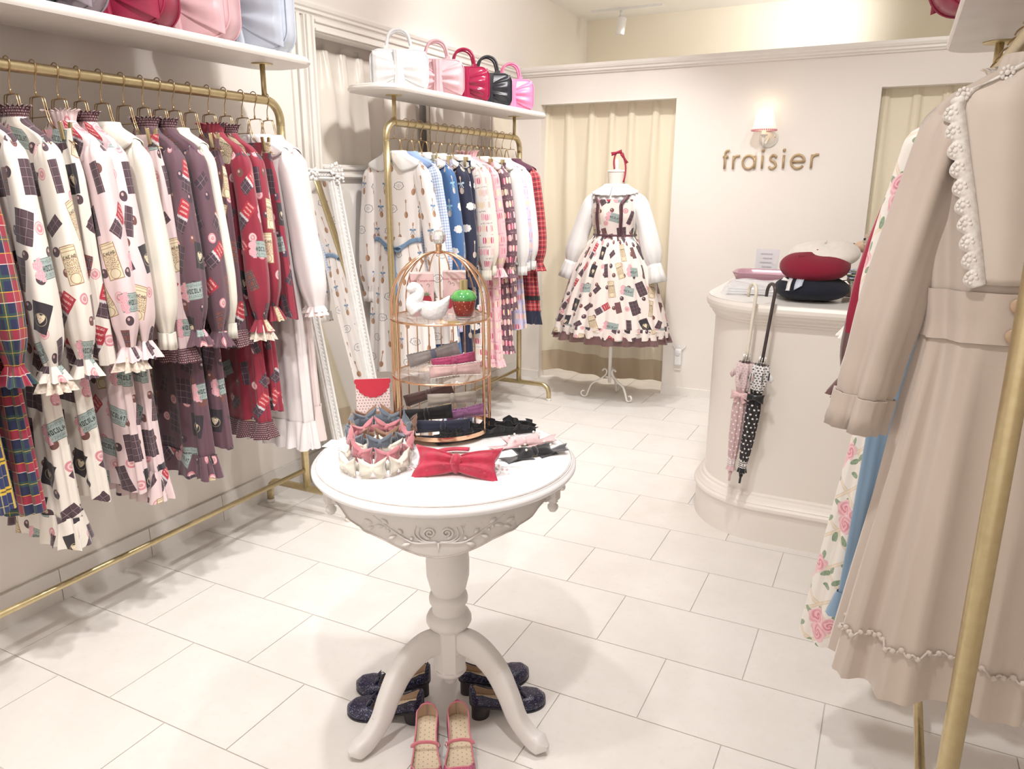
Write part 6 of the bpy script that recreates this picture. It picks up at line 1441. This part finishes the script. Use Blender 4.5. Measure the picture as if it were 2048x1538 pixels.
for cy_, cz_ in ((-W2 + .02, Hm - .02), (W2 - .02, Hm - .02), (0, Hm - .015)):
    b = MB()
    for k in range(34):
        a = r1.uniform(0, 6.28); rr_ = r1.uniform(0, 1) ** .7; b.add(ellipsoid((.030 + r1.uniform(0, .014), cy_ + .042 * rr_ * math.cos(a), cz_ + (.06 if cy_ else .03) * rr_ * math.sin(a) - .01), (r1.uniform(.005, .009), r1.uniform(.005, .011), r1.uniform(.005, .011)), 8, 6))
    b.build('carved_corner' if cy_ else 'carved_crest', m_orn, mr)
one('mirror_glass', box(.006, .010, -W2 + fw * .9, W2 - fw * .9, fw * .9, Hm - fw * .9), m_mirror, mr, False)
one('back_board', box(-.008, .0, -W2 + .01, W2 - .01, .01, Hm - .01), m_shelf, mr, False)

# ---------------------------------------------------------------- right rack
G3 = 'clothes on the right rack'
zr3 = RK3['zr'] + .0215
def beige_parts(root, S, zn, zs, zh):
    zw = zs - .30
    # large bib collar with lace edge
    rows = 30; s = np.linspace(0, 1, rows)[:, None]; half = np.interp(s[:, 0], [0, .08, .25, 1], [.60, .92, .80, .40])
    e = np.linspace(-1, 1, 41)[None]; xh = np.interp(s[:, 0], [0, .10, .2, 1], [.060, .118, .116, .058])[:, None] * e; th = 2 * PI - np.arccos(np.sign(xh) * (abs(xh) / .15) ** 1.25); Z = zn - .006 - s * (zn - zw - .02) + 0 * e
    G = S(th, Z, .010); solid(one('bib_collar', grid(G), f_beige2, root), .003)
    for sg in (0, -1):
        edge = G[:, sg]; sc_l = np.linspace(0, 1, 170); P = np.stack([np.interp(sc_l, np.linspace(0, 1, rows), edge[:, k]) for k in range(3)], -1)
        wv = .018 + .012 * abs(np.sin(sc_l * PI * 12)) ** .6; dx = (-1 if sg == 0 else 1)
        Q = P + np.stack([dx * wv, -.004 + 0 * wv, -.35 * wv], -1)
        lc = one('lace_border', grid(np.stack([P + (0, -.002, 0), (P + Q) / 2 + (0, -.005, 0), Q], 0)), f_wlace, root); solid(lc, .002)
        for k in range(12):
            t_ = (k + .5) / 12; i_ = int(t_ * 169); c = P[i_] * .38 + Q[i_] * .62
            bb = MB()
            for a in np.linspace(0, 2 * PI, 8, endpoint=False): bb.add(ellipsoid(c + (.0075 * math.cos(a), -.004, .0085 * math.sin(a)), (.0035, .002, .0035), 6, 4))
            bb.add(ellipsoid(c + (0, -.005, 0), (.0042, .002, .0042), 8, 5)); bb.build('lace_rosette', f_wlace, lc)
    # frilled stand collar
    one('collar_frill', frill(lambda t_, z_: S(t_, z_), zn + .004, .05, .004, 22, 3, flare=.010, off=.012), f_beige2, root)
    one('waistband', surf(S, zw, zw - .085, 8, off=.006), f_beige, root)
    for dz in (.018, .068):
        p = S(np.array([1.5 * PI]), np.array([zw - dz]), .010)[0]; one('button', xform(lathe([(0, 0), (.0115, 0), (.0125, .002), (.011, .0045), (.004, .0035), (0, .0035)], 18), np.array(Matrix.Translation(p) @ Matrix.Rotation(PI / 2, 4, 'X'))), mat('tan_button', (.52, .36, .24), .35, fn=mottled((.55, .39, .27), (.47, .32, .21), 60)), root)
    z_ = zh + .10; th = np.linspace(PI, 2 * PI, 300); P = S(th, np.full(300, z_) + .004 * np.sin(th * 60), .006)
    tr = one('trim_cord', tube(P, .0022, 5), f_beige2, root)
    bb = MB()
    for k in range(0, 300, 7): bb.add(ellipsoid(P[k] + (0, -.001, 0), (.006, .003, .006), 7, 5))
    bb.build('trim_rosettes', f_beige2, tr)['kind'] = 'stuff'
f_ice3 = fab('pale_blue_cotton', weave((.60, .70, .80)), .6)
R3 = [
 (1.500, 'dress', 'long beige coat dress with lace edged collar at right edge of the picture', f_beige, dict(sl=dict(m=f_beige, cuff='band', len=.50, out=.062, outw=.05, open=-1, r=.044, ry=.045, full=1.12, pinch=.040, band=.065, bandw=1.08, yo=-.02, bow=-.006, gather=.011), L=1.065, a=.148, ah=.205, mid=.30, b=.045, bh=.080, fold=.032, k=9, sharp=2.2, drop=.115, parts=beige_parts, waist=True)),
 (1.690, 'skirt', 'chambray blue skirt glimpsed beside the beige coat dress', f_blue, dict(kind='skirt', L=1.0, ah=.208, bh=.045, hem=(.06, f_blue))),
 (1.830, 'dress', 'ivory dress printed with pink roses on a trellis, behind the beige dress', f_rose, dict(sl=dict(m=f_rose, cuff='frill', len=.46, out=.03, open=-1), L=1.20, a=.165, ah=.285, bh=.06, collar='ruffle', fold=.014, drop=.125)),
 (2.085, 'dress', 'brown dress with scalloped sleeve behind the burgundy cape top', f_brown, dict(sl=dict(m=f_brown, cuff='frill', len=.60, out=.085, r=.045, open=-1), L=.95, a=.165, ah=.20, drop=.125)),
 (1.960, 'blouse', 'burgundy wool cape top just behind the rose print dress', f_burg, dict(kind='blouse', sl=dict(m=f_burg, cuff='none', len=.46, out=.076, r=.040, open=-1, pinch=.03), L=.5, a=.165, ah=.2, drop=.125)),
 (2.230, 'dress', 'white dress with lace edged sleeves with ruffled collar among the right rack clothes', f_white, dict(sl=dict(m=f_white, cuff='frill', mc=f_wlace, r=.038, len=.47, out=.080, open=-1), L=.9, a=.165, ah=.21, collar='ruffle', hem=(.08, f_wlace), drop=.125)),
 (2.350, 'blouse', 'pale blue blouse second from the far end of the right rack', f_ice3, dict(kind='blouse', sl=dict(m=f_ice3, cuff='band', len=.44, out=.02, open=-1), L=.5, a=.16, ah=.19, drop=.115)),
 (2.460, 'blouse', 'ivory blouse at the very far end of the right rack', f_ivory, dict(kind='blouse', sl=dict(m=f_ivory, cuff='band', len=.44, out=.02, open=-1), L=.5, a=.16, ah=.19, drop=.125)),
]
for i, (y, nm, lab, m_, kw) in enumerate(R3):
    rz = [.0, .05, .04, -.03, .05, 0, .02, 0][i]
    garment(nm, lab, nm, G3, (RK3['x'], y, zr3), m_, rotz=rz, seed=300 + i, **kw)
    hanger(short(lab), (RK3['x'], y, zr3 + (.0)), rz, 'hangers on the right rack', kw.get('kind') == 'skirt')

# ---------------------------------------------------------------- track spotlight near the far wall
m_lens = mat('glowing_lens', (1, 1, 1), .4, fn=lambda nt: mix(nt, .5, (1, 1, 1), (1, .98, .95)), **{'Emission Color': (1, .97, .92, 1), 'Emission Strength': 12.0})
sp_ = thing('track_spotlight', 'small white track spotlight hanging from the ceiling near far wall', 'spotlight', (-2.215, 6.38, 2.90))
one('track', box(-.25, .35, -.015, .015, -.018, 0), m_plast, sp_, False)
one('stem', tube([(0, 0, -.018), (0, 0, -.075)], .010, 10), m_plast, sp_)
hd_ = one('head', xform(lathe([(.0, .06), (.034, .06), (.037, .05), (.037, -.07), (.034, -.075), (.030, -.06)], 24), TR((.005, 0, -.125), (0, .16, 0))), m_plast, sp_)
one('lens', xform(lathe([(0, -.060), (.031, -.060), (.031, -.064), (0, -.066)], 24, caps=False), TR((.005, 0, -.125), (0, .16, 0))), m_lens, sp_)
